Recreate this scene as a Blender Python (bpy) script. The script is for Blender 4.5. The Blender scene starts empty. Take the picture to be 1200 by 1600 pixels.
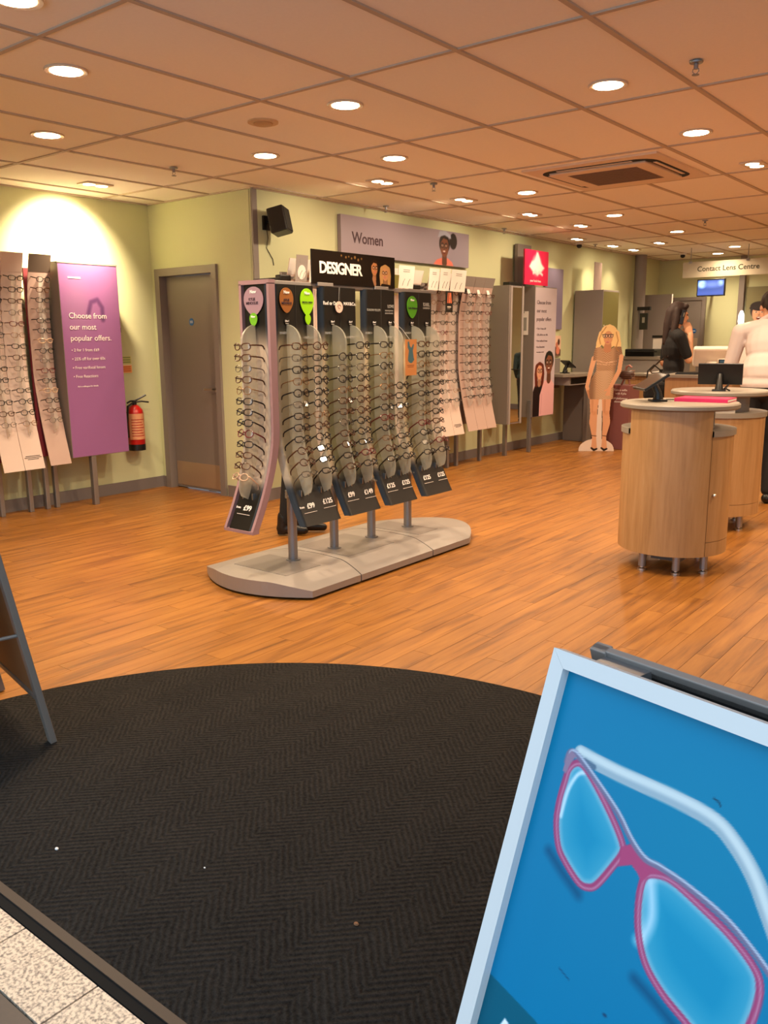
import bpy, bmesh, math, random
import numpy as np
from mathutils import Vector, Matrix, Euler
random.seed(7); rng = np.random.default_rng(7)
SC = bpy.context.scene
COL = SC.collection
PI = math.pi

# ------------------------------------------------------------------ camera
cam = bpy.data.cameras.new('camera'); camo = bpy.data.objects.new('camera', cam); COL.objects.link(camo)
yaw, pitch, roll = 0.672746280, -0.202652702, -0.00855374857
fw = Vector((-math.sin(yaw)*math.cos(pitch), math.cos(yaw)*math.cos(pitch), math.sin(pitch)))
rt = Vector((math.cos(yaw), math.sin(yaw), 0)); up = rt.cross(fw)
c_, s_ = math.cos(roll), math.sin(roll)
R_, U_ = c_*rt + s_*up, -s_*rt + c_*up
HC = 1.35
camo.matrix_world = Matrix(((R_.x, U_.x, -fw.x, 0), (R_.y, U_.y, -fw.y, 0), (R_.z, U_.z, -fw.z, HC), (0, 0, 0, 1)))
cam.sensor_fit = 'VERTICAL'; cam.sensor_height = 32; cam.lens = 1317.29/1600*32
cam.clip_start = .05; cam.clip_end = 100
SC.camera = camo

# ------------------------------------------------------------------ world, exposure
world = bpy.data.worlds.new('world'); SC.world = world; world.use_nodes = True
bg = world.node_tree.nodes['Background']; bg.inputs[0].default_value = (.62, .82, 1, 1); bg.inputs[1].default_value = .86
vs = SC.view_settings; vs.view_transform = 'Standard'; vs.look = 'None'; vs.gamma = 1; vs.use_curve_mapping = False; vs.exposure = 1.06
SC.display_settings.display_device = 'sRGB'
LAMP = (1.0, .75, .49)          # the warm colour of the shop's lamps
P_DOWN, P_WASH = 68.0, 20.0      # watts of a downlight / of a wall washer
SC.cycles.max_bounces = 8; SC.cycles.diffuse_bounces = 5; SC.cycles.transparent_max_bounces = 24
SC.cycles.sample_clamp_indirect = 6; SC.cycles.caustics_reflective = False; SC.cycles.caustics_refractive = False

# ------------------------------------------------------------------ helpers: colour and materials
def lin(c):
    c = np.asarray(c, float)
    return np.where(c <= .04045, c/12.92, ((c+.055)/1.055)**2.4)
def rgb(r, g, b): return tuple(lin(np.array([r, g, b])/255.))
MATS = {}
def mat(name, color=(.8, .8, .8), rough=.6, metal=0, emit=None, strength=0, spec=.5, noise=0, nscale=20, bump=0, stretch=(1, 1, 1)):
    if name in MATS: return MATS[name]
    m = bpy.data.materials.new(name); m.use_nodes = True; nt = m.node_tree; b = nt.nodes['Principled BSDF']
    b.inputs['Base Color'].default_value = (*color, 1); b.inputs['Roughness'].default_value = rough; b.inputs['Metallic'].default_value = metal
    b.inputs['Specular IOR Level'].default_value = spec
    if emit: b.inputs['Emission Color'].default_value = (*emit, 1); b.inputs['Emission Strength'].default_value = strength
    if noise or bump:
        tc = nt.nodes.new('ShaderNodeTexCoord'); mp = nt.nodes.new('ShaderNodeMapping'); mp.inputs['Scale'].default_value = stretch
        n = nt.nodes.new('ShaderNodeTexNoise'); n.inputs['Scale'].default_value = nscale; n.inputs['Detail'].default_value = 5
        nt.links.new(tc.outputs['Object'], mp.inputs[0]); nt.links.new(mp.outputs[0], n.inputs['Vector'])
        if noise:
            mx = nt.nodes.new('ShaderNodeMix'); mx.data_type = 'RGBA'
            mx.inputs[6].default_value = (*[c*(1-noise) for c in color], 1); mx.inputs[7].default_value = (*[min(1, c*(1+noise)) for c in color], 1)
            nt.links.new(n.outputs[0], mx.inputs[0]); nt.links.new(mx.outputs[2], b.inputs['Base Color'])
        if bump:
            bp = nt.nodes.new('ShaderNodeBump'); bp.inputs['Strength'].default_value = bump; bp.inputs['Distance'].default_value = .004
            nt.links.new(n.outputs[0], bp.inputs['Height']); nt.links.new(bp.outputs[0], b.inputs['Normal'])
    MATS[name] = m; return m
def mat_print(name='print', rough=.45, coat=0):
    if name in MATS: return MATS[name]
    m = bpy.data.materials.new(name); m.use_nodes = True; nt = m.node_tree; b = nt.nodes['Principled BSDF']
    a = nt.nodes.new('ShaderNodeAttribute'); a.attribute_name = 'col'
    nt.links.new(a.outputs['Color'], b.inputs['Base Color']); b.inputs['Roughness'].default_value = rough; b.inputs['Coat Weight'].default_value = coat
    MATS[name] = m; return m
def mat_clear(name, color, opacity, rough=.1, gloss=.12, diffuse=True):
    """thin clear or frosted sheet: part see-through, part body colour, some gloss"""
    if name in MATS: return MATS[name]
    m = bpy.data.materials.new(name); m.use_nodes = True; nt = m.node_tree; nt.nodes.clear()
    out = nt.nodes.new('ShaderNodeOutputMaterial'); tr = nt.nodes.new('ShaderNodeBsdfTransparent'); tr.inputs[0].default_value = (1, 1, 1, 1)
    df = nt.nodes.new('ShaderNodeBsdfDiffuse'); df.inputs[0].default_value = (*color, 1)
    tl = nt.nodes.new('ShaderNodeBsdfTranslucent'); tl.inputs[0].default_value = (*color, 1)
    mt = nt.nodes.new('ShaderNodeMixShader'); nt.links.new(df.outputs[0], mt.inputs[1]); nt.links.new(tl.outputs[0], mt.inputs[2])
    gl = nt.nodes.new('ShaderNodeBsdfGlossy'); gl.inputs['Roughness'].default_value = rough
    m1 = nt.nodes.new('ShaderNodeMixShader'); m1.inputs[0].default_value = opacity
    nt.links.new(tr.outputs[0], m1.inputs[1]); nt.links.new(mt.outputs[0], m1.inputs[2])
    m2 = nt.nodes.new('ShaderNodeMixShader'); m2.inputs[0].default_value = gloss
    nt.links.new(m1.outputs[0], m2.inputs[1]); nt.links.new(gl.outputs[0], m2.inputs[2]); nt.links.new(m2.outputs[0], out.inputs[0])
    MATS[name] = m; return m

# ------------------------------------------------------------------ helpers: objects
def link(o, parent=None):
    COL.objects.link(o)
    if parent is not None: o.parent = parent
    return o
def tag(o, label, cat, group=None, kind=None):
    o['label'] = label
    if cat: o['category'] = cat
    if group: o['group'] = group
    if kind: o['kind'] = kind
    return o
def thing(name, label, cat, loc=(0, 0, 0), rz=0, group=None):
    o = bpy.data.objects.new(name, None); o.empty_display_size = .05; COL.objects.link(o)
    o.location = loc; o.rotation_euler = (0, 0, rz)
    return tag(o, label, cat, group)
def obj(name, me, parent=None, loc=(0, 0, 0), rot=(0, 0, 0)):
    o = bpy.data.objects.new(name, me); o.location = loc; o.rotation_euler = rot
    return link(o, parent)

class MB:
    """collects simple shapes, then builds ONE mesh"""
    def __init__(s): s.v = []; s.f = []; s.mi = []; s.sm = []; s.cur = 0
    def add(s, V, F, smooth=False):
        b = len(s.v); s.v += [tuple(p) for p in V]; s.f += [tuple(b+i for i in f) for f in F]
        s.mi += [s.cur]*len(F); s.sm += [smooth]*len(F); return s
    def box(s, x0, x1, y0, y1, z0, z1, M=None, bev=0):
        if bev:
            bm = bmesh.new(); bmesh.ops.create_cube(bm, size=1)
            for v in bm.verts: v.co = Vector(((x0+x1)/2+v.co.x*(x1-x0), (y0+y1)/2+v.co.y*(y1-y0), (z0+z1)/2+v.co.z*(z1-z0)))
            bmesh.ops.bevel(bm, geom=bm.edges[:], offset=bev, segments=2, affect='EDGES', profile=.5)
            V = [v.co.copy() for v in bm.verts]; bm.verts.index_update(); F = [[v.index for v in f.verts] for f in bm.faces]; bm.free()
        else:
            V = [Vector(p) for p in ((x0, y0, z0), (x1, y0, z0), (x1, y1, z0), (x0, y1, z0), (x0, y0, z1), (x1, y0, z1), (x1, y1, z1), (x0, y1, z1))]
            F = [(0, 3, 2, 1), (4, 5, 6, 7), (0, 1, 5, 4), (1, 2, 6, 5), (2, 3, 7, 6), (3, 0, 4, 7)]
        if M is not None: V = [M @ v for v in V]
        return s.add(V, F)
    def prism(s, pts, z0, z1, M=None, smooth=False):
        """polygon in XY extruded along Z"""
        n = len(pts); V = [Vector((x, y, z0)) for x, y in pts]+[Vector((x, y, z1)) for x, y in pts]
        if M is not None: V = [M @ v for v in V]
        b = len(s.v); s.add(V, [tuple(range(n))[::-1], tuple(range(n, 2*n))]); s.add([], [])
        F = [(b+i, b+(i+1) % n, b+n+(i+1) % n, b+n+i) for i in range(n)]
        s.f += F; s.mi += [s.cur]*n; s.sm += [smooth]*n; return s
    def lathe(s, prof, n=24, c=(0, 0, 0), M=None, a0=0, a1=2*PI):
        full = abs(a1-a0-2*PI) < 1e-6; k = n if full else n+1
        V = []; F = []
        for i in range(k):
            a = a0+(a1-a0)*i/n
            for r, z in prof: V.append(Vector((c[0]+r*math.cos(a), c[1]+r*math.sin(a), c[2]+z)))
        p = len(prof)
        for i in range(n):
            j = (i+1) % k
            for q in range(p-1): F.append((i*p+q, j*p+q, j*p+q+1, i*p+q+1))
        if M is not None: V = [M @ v for v in V]
        return s.add(V, F, True)
    def tube(s, pts, r, n=8, closed=False, caps=True, flat=1.0):
        pts = [Vector(p) for p in pts]; N = len(pts); rr = r if hasattr(r, '__len__') else [r]*N
        V = []; F = []; prev = None
        for i, p in enumerate(pts):
            if closed: t = pts[(i+1) % N]-pts[i-1]
            else: t = pts[min(i+1, N-1)]-pts[max(i-1, 0)]
            t.normalize()
            if prev is None:
                a = Vector((0, 0, 1)) if abs(t.z) < .9 else Vector((1, 0, 0))
                u = t.cross(a).normalized()
            else: u = (prev-t*prev.dot(t)).normalized()
            prev = u; w = t.cross(u)
            for k in range(n):
                an = 2*PI*k/n; V.append(p+(u*math.cos(an)*flat+w*math.sin(an))*rr[i])
        for i in range(N if closed else N-1):
            j = (i+1) % N
            for k in range(n): F.append((i*n+k, i*n+(k+1) % n, j*n+(k+1) % n, j*n+k))
        if caps and not closed: F += [tuple(range(n))[::-1], tuple((N-1)*n+k for k in range(n))]
        return s.add(V, F, True)
    def ell(s, c, r, M=None, n=12):
        V = []; F = []; h = n//2
        for i in range(h+1):
            th = PI*i/h
            for k in range(n):
                a = 2*PI*k/n; v = Vector((r[0]*math.sin(th)*math.cos(a), r[1]*math.sin(th)*math.sin(a), r[2]*math.cos(th)))
                if M is not None: v = M.to_3x3() @ v
                V.append(v+Vector(c))
        for i in range(h):
            for k in range(n): F.append((i*n+k, (i+1)*n+k, (i+1)*n+(k+1) % n, i*n+(k+1) % n))
        return s.add(V, F, True)
    def mesh(s, name, *mats):
        me = bpy.data.meshes.new(name); me.from_pydata(s.v, [], s.f)
        me.polygons.foreach_set('material_index', s.mi); me.polygons.foreach_set('use_smooth', s.sm)
        for m in mats: me.materials.append(m)
        bm = bmesh.new(); bm.from_mesh(me); bmesh.ops.remove_doubles(bm, verts=bm.verts, dist=1e-6)
        bmesh.ops.recalc_face_normals(bm, faces=bm.faces); bm.to_mesh(me); bm.free(); me.update()
        if any(s.sm): me.set_sharp_from_angle(angle=math.radians(42))
        return me
    def build(s, name, m, parent=None, loc=(0, 0, 0), rot=(0, 0, 0)):
        ms = m if isinstance(m, (list, tuple)) else [m]
        return obj(name, s.mesh(name, *ms), parent, loc, rot)
def bx(name, m, parent, x0, x1, y0, y1, z0, z1, bev=0, **k): return MB().box(x0, x1, y0, y1, z0, z1, bev=bev).build(name, m, parent, **k)
def struct(o, label=None):
    o['kind'] = 'structure'
    if label: o['label'] = label
    return o

_tx = {}
def text_mesh(body, size, bold=0, align='CENTER', ext=.0006, m=None, space=1.0, shear=0):
    key = (body, size, bold, align, m.name, space)
    if key in _tx: return _tx[key]
    cu = bpy.data.curves.new('t', 'FONT'); cu.body = body; cu.size = size; cu.offset = bold; cu.align_x = align; cu.align_y = 'CENTER'
    cu.extrude = ext; cu.resolution_u = 3; cu.space_character = space; cu.shear = shear; cu.space_line = 1.0
    o = bpy.data.objects.new('t', cu); COL.objects.link(o)
    dg = bpy.context.evaluated_depsgraph_get(); me = bpy.data.meshes.new_from_object(o.evaluated_get(dg))
    bpy.data.objects.remove(o); bpy.data.curves.remove(cu)
    me.materials.clear(); me.materials.append(m); me.transform(Matrix.Rotation(PI/2, 4, 'X')); me.name = 'lettering'
    _tx[key] = me; return me
def text(body, size, m, parent, x, y, z, **k):
    """lettering on a board that faces local -Y"""
    rot = k.pop('rot', (0, 0, 0)); nm = k.pop('name', 'lettering')
    return obj(nm, text_mesh(body, size, m=m, **k), parent, (x, y, z), rot)

class Cv:
    """a flat print: colours painted on the points of a fine grid, in metres from its lower left corner"""
    def __init__(s, w, h, res, col=(1, 1, 1)):
        s.w, s.h = w, h; s.nx, s.ny = max(2, int(round(w/res))+1), max(2, int(round(h/res))+1); s.res = w/(s.nx-1)
        s.X, s.Y = np.meshgrid(np.linspace(0, w, s.nx), np.linspace(0, h, s.ny)); s.C = np.ones((s.ny, s.nx, 3))*np.array(col); s.A = np.zeros((s.ny, s.nx), bool)
    def mix(s, k, col):
        k = np.clip(k, 0, 1)[..., None]; s.C = s.C*(1-k)+np.array(col)*k; s.A |= k[..., 0] > .5; return s
    def ell(s, cx, cy, rx, ry, col, rot=0, soft=None, a=1):
        dx, dy = s.X-cx, s.Y-cy; c, q = math.cos(rot), math.sin(rot); u, v = (dx*c+dy*q)/rx, (-dx*q+dy*c)/ry
        d = (1-np.sqrt(u*u+v*v))*min(rx, ry); return s.mix(a*np.clip(d/(soft or s.res)+.5, 0, 1), col)
    def dist(s, pts, closed=False):
        pts = [np.array(p, float) for p in pts]; D = np.full(s.X.shape, 1e9); n = len(pts)
        for i in range(n if closed else n-1):
            a, b = pts[i], pts[(i+1) % n]; e = b-a; L = e@e+1e-12
            t = np.clip(((s.X-a[0])*e[0]+(s.Y-a[1])*e[1])/L, 0, 1)
            D = np.minimum(D, np.hypot(s.X-a[0]-t*e[0], s.Y-a[1]-t*e[1]))
        return D
    def line(s, pts, w, col, soft=None, closed=False, a=1): return s.mix(a*np.clip((w/2-s.dist(pts, closed))/(soft or s.res)+.5, 0, 1), col)
    def inside(s, pts):
        I = np.zeros(s.X.shape, bool); n = len(pts)
        for i in range(n):
            (x0, y0), (x1, y1) = pts[i], pts[(i+1) % n]
            if y0 == y1: continue
            c = ((y0 > s.Y) != (y1 > s.Y)) & (s.X < (x1-x0)*(s.Y-y0)/(y1-y0)+x0); I ^= c
        return I
    def poly(s, pts, col, soft=None, a=1):
        d = s.dist(pts, True)*np.where(s.inside(pts), 1, -1); return s.mix(a*np.clip(d/(soft or s.res)+.5, 0, 1), col)
    def limb(s, pts, rad, col, a=1):
        K = np.zeros(s.X.shape)
        for i in range(len(pts)-1):
            p, q = np.array(pts[i], float), np.array(pts[i+1], float); e = q-p; t = np.clip(((s.X-p[0])*e[0]+(s.Y-p[1])*e[1])/(e@e), 0, 1)
            d = rad[i]+(rad[i+1]-rad[i])*t-np.hypot(s.X-p[0]-t*e[0], s.Y-p[1]-t*e[1]); K = np.maximum(K, np.clip(d/s.res+.5, 0, 1))
        return s.mix(K*a, col)
    def mesh(s, m, cut=False, pos=None):
        me = bpy.data.meshes.new('print')
        if pos is None: V = np.stack([s.X, 0*s.X, s.Y], -1).reshape(-1, 3)
        else: V = pos(s.X, s.Y).reshape(-1, 3)
        i = np.arange(s.nx*s.ny).reshape(s.ny, s.nx); F = np.stack([i[:-1, :-1], i[:-1, 1:], i[1:, 1:], i[1:, :-1]], -1).reshape(-1, 4)
        C = lin(np.clip(s.C, 0, 1)).reshape(-1, 3)
        if cut:
            A = s.A.reshape(-1); F = F[A[F].sum(1) >= 3]; u, inv = np.unique(F, return_inverse=True); V = V[u]; C = C[u]; F = inv.reshape(-1, 4)
        me.from_pydata(V.tolist(), [], F.tolist())
        at = me.attributes.new('col', 'FLOAT_COLOR', 'POINT'); at.data.foreach_set('color', np.concatenate([C, np.ones((len(C), 1))], 1).astype(np.float32).ravel())
        me.materials.append(m); me.update(); return me
    def face(s, cx, cy, r, skin, hair, glasses=None, long=0, smile=1, brow=None, hat=None, turn=0, lens=None):
        """a printed head: r is half the height of the face"""
        dk = np.array(skin)*.78; lt = np.clip(np.array(skin)*1.1, 0, 1)
        if long:
            s.limb([(cx-.62*r, cy+.5*r), (cx-.85*r, cy-.3*r), (cx-.8*r, cy-(1+long)*r)], [.5*r, .42*r, .3*r], hair)
            s.limb([(cx+.62*r, cy+.5*r), (cx+.85*r, cy-.3*r), (cx+.8*r, cy-(1+long)*r)], [.5*r, .42*r, .3*r], hair)
        s.limb([(cx, cy-.6*r), (cx, cy-1.5*r)], [.38*r, .42*r], dk)
        s.ell(cx, cy+.28*r, .92*r, .92*r, hair)
        s.ell(cx, cy, .7*r, .98*r, skin); s.ell(cx-.1*r, cy+.1*r, .45*r, .7*r, lt, soft=.5*r, a=.5)
        s.poly([(cx-.74*r, cy+.3*r), (cx-.6*r, cy+1.05*r), (cx+.6*r, cy+1.05*r), (cx+.74*r, cy+.3*r), (cx+.5*r, cy+.7*r), (cx-.2*r, cy+.8*r)], hair, soft=.06*r)
        t = turn*r
        for q in (-1, 1):
            s.ell(cx+t+q*.3*r, cy+.12*r, .13*r, .07*r, (.95, .93, .9)); s.ell(cx+t+q*.3*r, cy+.12*r, .065*r, .07*r, (.12, .08, .06))
            s.line([(cx+t+q*.15*r, cy+.32*r), (cx+t+q*.46*r, cy+.34*r)], .07*r, brow or np.array(hair)*.7)
        s.ell(cx+t, cy-.18*r, .12*r, .1*r, dk, soft=.1*r); s.line([(cx+t+.06*r, cy+.1*r), (cx+t+.1*r, cy-.16*r)], .05*r, dk, soft=.1*r)
        if smile == 2: s.ell(cx+t, cy-.5*r, .26*r, .17*r, (.35, .06, .06)); s.ell(cx+t, cy-.43*r, .21*r, .06*r, (.97, .95, .92))
        else: s.ell(cx+t, cy-.5*r, .24*r, .08*r, (.68, .25, .25)); s.line([(cx+t-.2*r, cy-.49*r), (cx+t+.2*r, cy-.49*r)], .05*r if smile else .02*r, (.97, .93, .9))
        if glasses is not None:
            for q in (-1, 1):
                if lens is not None: s.ell(cx+t+q*.32*r, cy+.1*r, .25*r, .2*r, lens, a=.5)
                k = np.linspace(0, 2*PI, 17)[:-1]; s.line([(cx+t+q*.32*r+.26*r*math.cos(a), cy+.1*r+.2*r*math.sin(a)) for a in k], .07*r, glasses, closed=True)
            s.line([(cx+t-.1*r, cy+.16*r), (cx+t+.1*r, cy+.16*r)], .07*r, glasses)
        if hat is not None: s.ell(cx, cy+.75*r, .95*r, .5*r, hat); s.line([(cx-.9*r, cy+.55*r), (cx+.9*r, cy+.55*r)], .25*r, hat)
        return s
PRINT = mat_print()
PRINT_GLOSS = mat_print('print_gloss', .35, 0); PRINT_GLOSS.node_tree.nodes['Principled BSDF'].inputs['Specular IOR Level'].default_value = .2

# ------------------------------------------------------------------ materials
def wood(name, c1, c2, c3, axis, plank=False, rough=.4, scale=1.0):
    m = bpy.data.materials.new(name); m.use_nodes = True; nt = m.node_tree; b = nt.nodes['Principled BSDF']; N = nt.nodes.new; L = nt.links.new
    tc = N('ShaderNodeTexCoord'); mp = N('ShaderNodeMapping')
    sc = [14*scale]*3; sc[axis] = 1.0*scale; mp.inputs['Scale'].default_value = sc
    if plank: g = N('ShaderNodeNewGeometry'); L(g.outputs['Position'], mp.inputs[0])
    else: L(tc.outputs['Object'], mp.inputs[0])
    n = N('ShaderNodeTexNoise'); n.inputs['Scale'].default_value = 1.6; n.inputs['Detail'].default_value = 7; n.inputs['Roughness'].default_value = .62; n.inputs['Distortion'].default_value = .35
    src = mp.outputs[0]
    if plank:
        sp = N('ShaderNodeSeparateXYZ'); L(g.outputs['Position'], sp.inputs[0])
        def math_(op, a, b_=None):
            k = N('ShaderNodeMath'); k.operation = op
            for i, q in enumerate((a, b_)):
                if q is None: continue
                if isinstance(q, (int, float)): k.inputs[i].default_value = q
                else: L(q, k.inputs[i])
            return k.outputs[0]
        ix = math_('FLOOR', math_('DIVIDE', sp.outputs[0], PW)); off = math_('FRACT', math_('ABSOLUTE', math_('MULTIPLY', ix, .377)))
        iy = math_('FLOOR', math_('ADD', math_('DIVIDE', sp.outputs[1], PL), off))
        cb = N('ShaderNodeCombineXYZ'); L(ix, cb.inputs[0]); L(iy, cb.inputs[1]); wn = N('ShaderNodeTexWhiteNoise'); wn.noise_dimensions = '2D'; L(cb.outputs[0], wn.inputs['Vector'])
        ad = N('ShaderNodeVectorMath'); ad.operation = 'ADD'; sc2 = N('ShaderNodeVectorMath'); sc2.operation = 'SCALE'; sc2.inputs['Scale'].default_value = 9; L(wn.outputs['Color'], sc2.inputs[0])
        L(mp.outputs[0], ad.inputs[0]); L(sc2.outputs[0], ad.inputs[1]); src = ad.outputs[0]
    L(src, n.inputs['Vector'])
    cr = N('ShaderNodeValToRGB'); e = cr.color_ramp.elements; e[0].position = .3; e[0].color = (*c1, 1); e[1].position = .72; e[1].color = (*c3, 1)
    k = e.new(.5); k.color = (*c2, 1); L(n.outputs[0], cr.inputs[0]); out = cr.outputs[0]
    if plank:
        hs = N('ShaderNodeHueSaturation'); mr = N('ShaderNodeMapRange'); mr.inputs[3].default_value = .94; mr.inputs[4].default_value = 1.06
        L(wn.outputs['Value'], mr.inputs[0]); L(mr.outputs[0], hs.inputs['Value']); L(out, hs.inputs['Color']); out = hs.outputs[0]
    L(out, b.inputs['Base Color']); b.inputs['Roughness'].default_value = rough
    bp = N('ShaderNodeBump'); bp.inputs['Strength'].default_value = .12; bp.inputs['Distance'].default_value = .002; L(n.outputs[0], bp.inputs['Height']); L(bp.outputs[0], b.inputs['Normal'])
    MATS[name] = m; return m
PW, PL = .1, .92
M_PLANK = wood('oak_plank', rgb(100, 60, 22), rgb(142, 91, 36), rgb(162, 109, 47), 1, True, .38)
M_BEECH = wood('beech_laminate', rgb(156, 117, 74), rgb(170, 130, 85), rgb(180, 141, 97), 2, False, .42, 1.6)
M_WALL = mat('green_paint', rgb(202, 206, 164), .8, noise=.02, nscale=3)
M_CEIL = mat('ceiling_tile', rgb(246, 240, 234), .9, noise=.03, nscale=60, bump=.1)
M_TEE = mat('ceiling_tee', rgb(188, 172, 156), .7)
M_GREY = mat('warm_grey_paint', rgb(132, 123, 118), .55)
M_GREYD = mat('warm_grey_door', rgb(126, 116, 110), .5)
M_GREYL = mat('pale_grey_board', rgb(150, 142, 138), .5)
M_STEEL = mat('brushed_steel', rgb(150, 148, 150), .38, .75)
M_SILVER = mat('silver_paint', rgb(150, 143, 138), .4, .3)
M_CHROME = mat('chrome', rgb(215, 212, 208), .28, 1)
M_BLACK = mat('black_plastic', rgb(16, 15, 15), .4)
M_BLACKM = mat('matt_black', rgb(20, 19, 18), .8)
M_WHITE = mat('white_card', rgb(235, 228, 222), .6)
M_CREAM = mat('cream_plastic', rgb(226, 212, 196), .5)
M_RED = mat('red_enamel', rgb(178, 22, 20), .3)
M_INK_W = mat('ink_white', rgb(240, 234, 228), .6)
M_INK_G = mat('ink_grey', rgb(150, 148, 142), .6)
M_INK_K = mat('ink_dark', rgb(40, 36, 36), .6)
M_INK_P = mat('ink_plum', rgb(70, 48, 58), .6)
M_CLEAR = mat_clear('clear_acrylic', (.9, .92, .88), .16, .12, .1)
M_FROST = mat_clear('frosted_acrylic', (.66, .66, .56), .42, .35, .05)
M_FROSTW = mat_clear('frosted_acrylic_white', (.82, .78, .74), .42, .35, .05)
M_LENS = mat_clear('spectacle_lens', (.9, .9, .85), .04, .05, .14)
M_MIRROR = mat('mirror_glass', (.86, .86, .84), .02, 1)
M_TOPG = mat('grey_laminate', rgb(136, 127, 115), .42, noise=.03, nscale=40)
M_LAMP = mat('lamp_face', (1, .9, .75), .5, emit=(1, .8, .55), strength=14)
def mat_mat():
    m = bpy.data.materials.new('herringbone_mat'); m.use_nodes = True; nt = m.node_tree; b = nt.nodes['Principled BSDF']; N = nt.nodes.new; L = nt.links.new
    g = N('ShaderNodeNewGeometry'); sp = N('ShaderNodeSeparateXYZ'); L(g.outputs['Position'], sp.inputs[0])
    def mt(op, a, b_=None):
        k = N('ShaderNodeMath'); k.operation = op
        for i, q in enumerate((a, b_)):
            if q is None: continue
            if isinstance(q, (int, float)): k.inputs[i].default_value = q
            else: L(q, k.inputs[i])
        return k.outputs[0]
    W, P = .2, .024
    n3 = N('ShaderNodeTexNoise'); n3.inputs['Scale'].default_value = 22; n3.inputs['Detail'].default_value = 2; L(g.outputs['Position'], n3.inputs['Vector']); wob = mt('MULTIPLY', mt('SUBTRACT', n3.outputs[0], .5), .011)
    tri = mt('ADD', wob, mt('MULTIPLY', mt('ABSOLUTE', mt('SUBTRACT', mt('FRACT', mt('DIVIDE', mt('ADD', sp.outputs[0], wob), W)), .5)), W))
    ph = mt('DIVIDE', mt('ADD', sp.outputs[1], tri), P)
    wv = mt('SINE', mt('MULTIPLY', ph, 2*PI))
    n = N('ShaderNodeTexNoise'); n.inputs['Scale'].default_value = 130; n.inputs['Detail'].default_value = 5; n.inputs['Roughness'].default_value = .75; L(g.outputs['Position'], n.inputs['Vector'])
    n2 = N('ShaderNodeTexNoise'); n2.inputs['Scale'].default_value = 5; n2.inputs['Detail'].default_value = 3; L(g.outputs['Position'], n2.inputs['Vector'])
    h = mt('ADD', mt('MULTIPLY', wv, .5), mt('MULTIPLY', n.outputs[0], 1.6))
    cr = N('ShaderNodeValToRGB'); e = cr.color_ramp.elements; e[0].position = .35; e[0].color = (*rgb(15, 13, 12), 1); e[1].position = .8; e[1].color = (*rgb(56, 52, 48), 1)
    f = mt('ADD', mt('MULTIPLY', wv, .07), mt('ADD', mt('MULTIPLY', n.outputs[0], .95), mt('MULTIPLY', n2.outputs[0], .15))); L(f, cr.inputs[0]); L(cr.outputs[0], b.inputs['Base Color'])
    bp = N('ShaderNodeBump'); bp.inputs['Strength'].default_value = .9; bp.inputs['Distance'].default_value = .005; L(h, bp.inputs['Height']); L(bp.outputs[0], b.inputs['Normal'])
    b.inputs['Roughness'].default_value = .95; b.inputs['Specular IOR Level'].default_value = .15
    return m
def mat_granite():
    m = bpy.data.materials.new('speckled_granite'); m.use_nodes = True; nt = m.node_tree; b = nt.nodes['Principled BSDF']; N = nt.nodes.new; L = nt.links.new
    g = N('ShaderNodeNewGeometry'); n = N('ShaderNodeTexNoise'); n.inputs['Scale'].default_value = 120; n.inputs['Detail'].default_value = 4; L(g.outputs['Position'], n.inputs['Vector'])
    cr = N('ShaderNodeValToRGB'); e = cr.color_ramp.elements; e[0].position = .34; e[0].color = (*rgb(120, 106, 96), 1); e[1].position = .58; e[1].color = (*rgb(222, 198, 172), 1)
    L(n.outputs[0], cr.inputs[0]); L(cr.outputs[0], b.inputs['Base Color']); b.inputs['Roughness'].default_value = .5; return m

# ------------------------------------------------------------------ the room
XL, XM, YR, YF, ZC = -6.55, -5.2, 4.88, 13.75, 2.53
XR, Y0 = 3.0, .84
# floor: dark bed + planks
bed = struct(MB().box(XL, XR, Y0, YF, -.12, -.004).build('floor', mat('floor_bed', rgb(100, 62, 28), .8)), 'orange oak plank floor of the shop')
def pj(x, y, z):
    d = Vector((x, y, z-HC)); k = d.dot(fw)
    if k < .1: return None
    return 600+1317.3*d.dot(R_)/k, 800-1317.3*d.dot(U_)/k, k
planks = []
for ix in range(int(math.floor(XL/PW)), int(XR/PW)):
    off = abs(ix*.377) % 1
    for iy in range(0, 18):
        y0, y1 = (iy-off)*PL, (iy+1-off)*PL
        x0, x1 = max(ix*PW, XL), ix*PW+PW; y0, y1 = max(y0, Y0), min(y1, YF)
        if y1-y0 < .02 or x1-x0 < .02: continue
        if x0 < XM and y0 > YR: continue
        ps = [pj(x, y, 0) for x in (x0, x1) for y in (y0, y1)]; vis = [p for p in ps if p and -30 < p[0] < 1230 and p[1] < 1640]
        dm = max(math.hypot(x+1.4, y-1.05) for x in (x0, x1) for y in (y0, y1))
        if dm < 1.66: continue
        dist = math.hypot((x0+x1)/2, (y0+y1)/2); planks.append((0 if vis else 1, dist, x0, x1, y0, y1))
planks.sort(); cnt = 0; far = MB(); pm = {}
for o_, dist, x0, x1, y0, y1 in planks:
    if not o_ and cnt < 300:
        k = (round(x1-x0, 4), round(y1-y0, 4))
        if k not in pm: pm[k] = MB().box(.0007, k[0]-.0007, .0007, k[1]-.0007, -.006, 0).mesh('plank', M_PLANK)
        obj('plank', pm[k], bed, (x0, y0, 0)); cnt += 1
    else: far.box(x0+.0007, x1-.0007, y0+.0007, y1-.0007, -.006, 0)
pf = far.build('plank_field', M_PLANK, bed); pf['kind'] = 'stuff'
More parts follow.
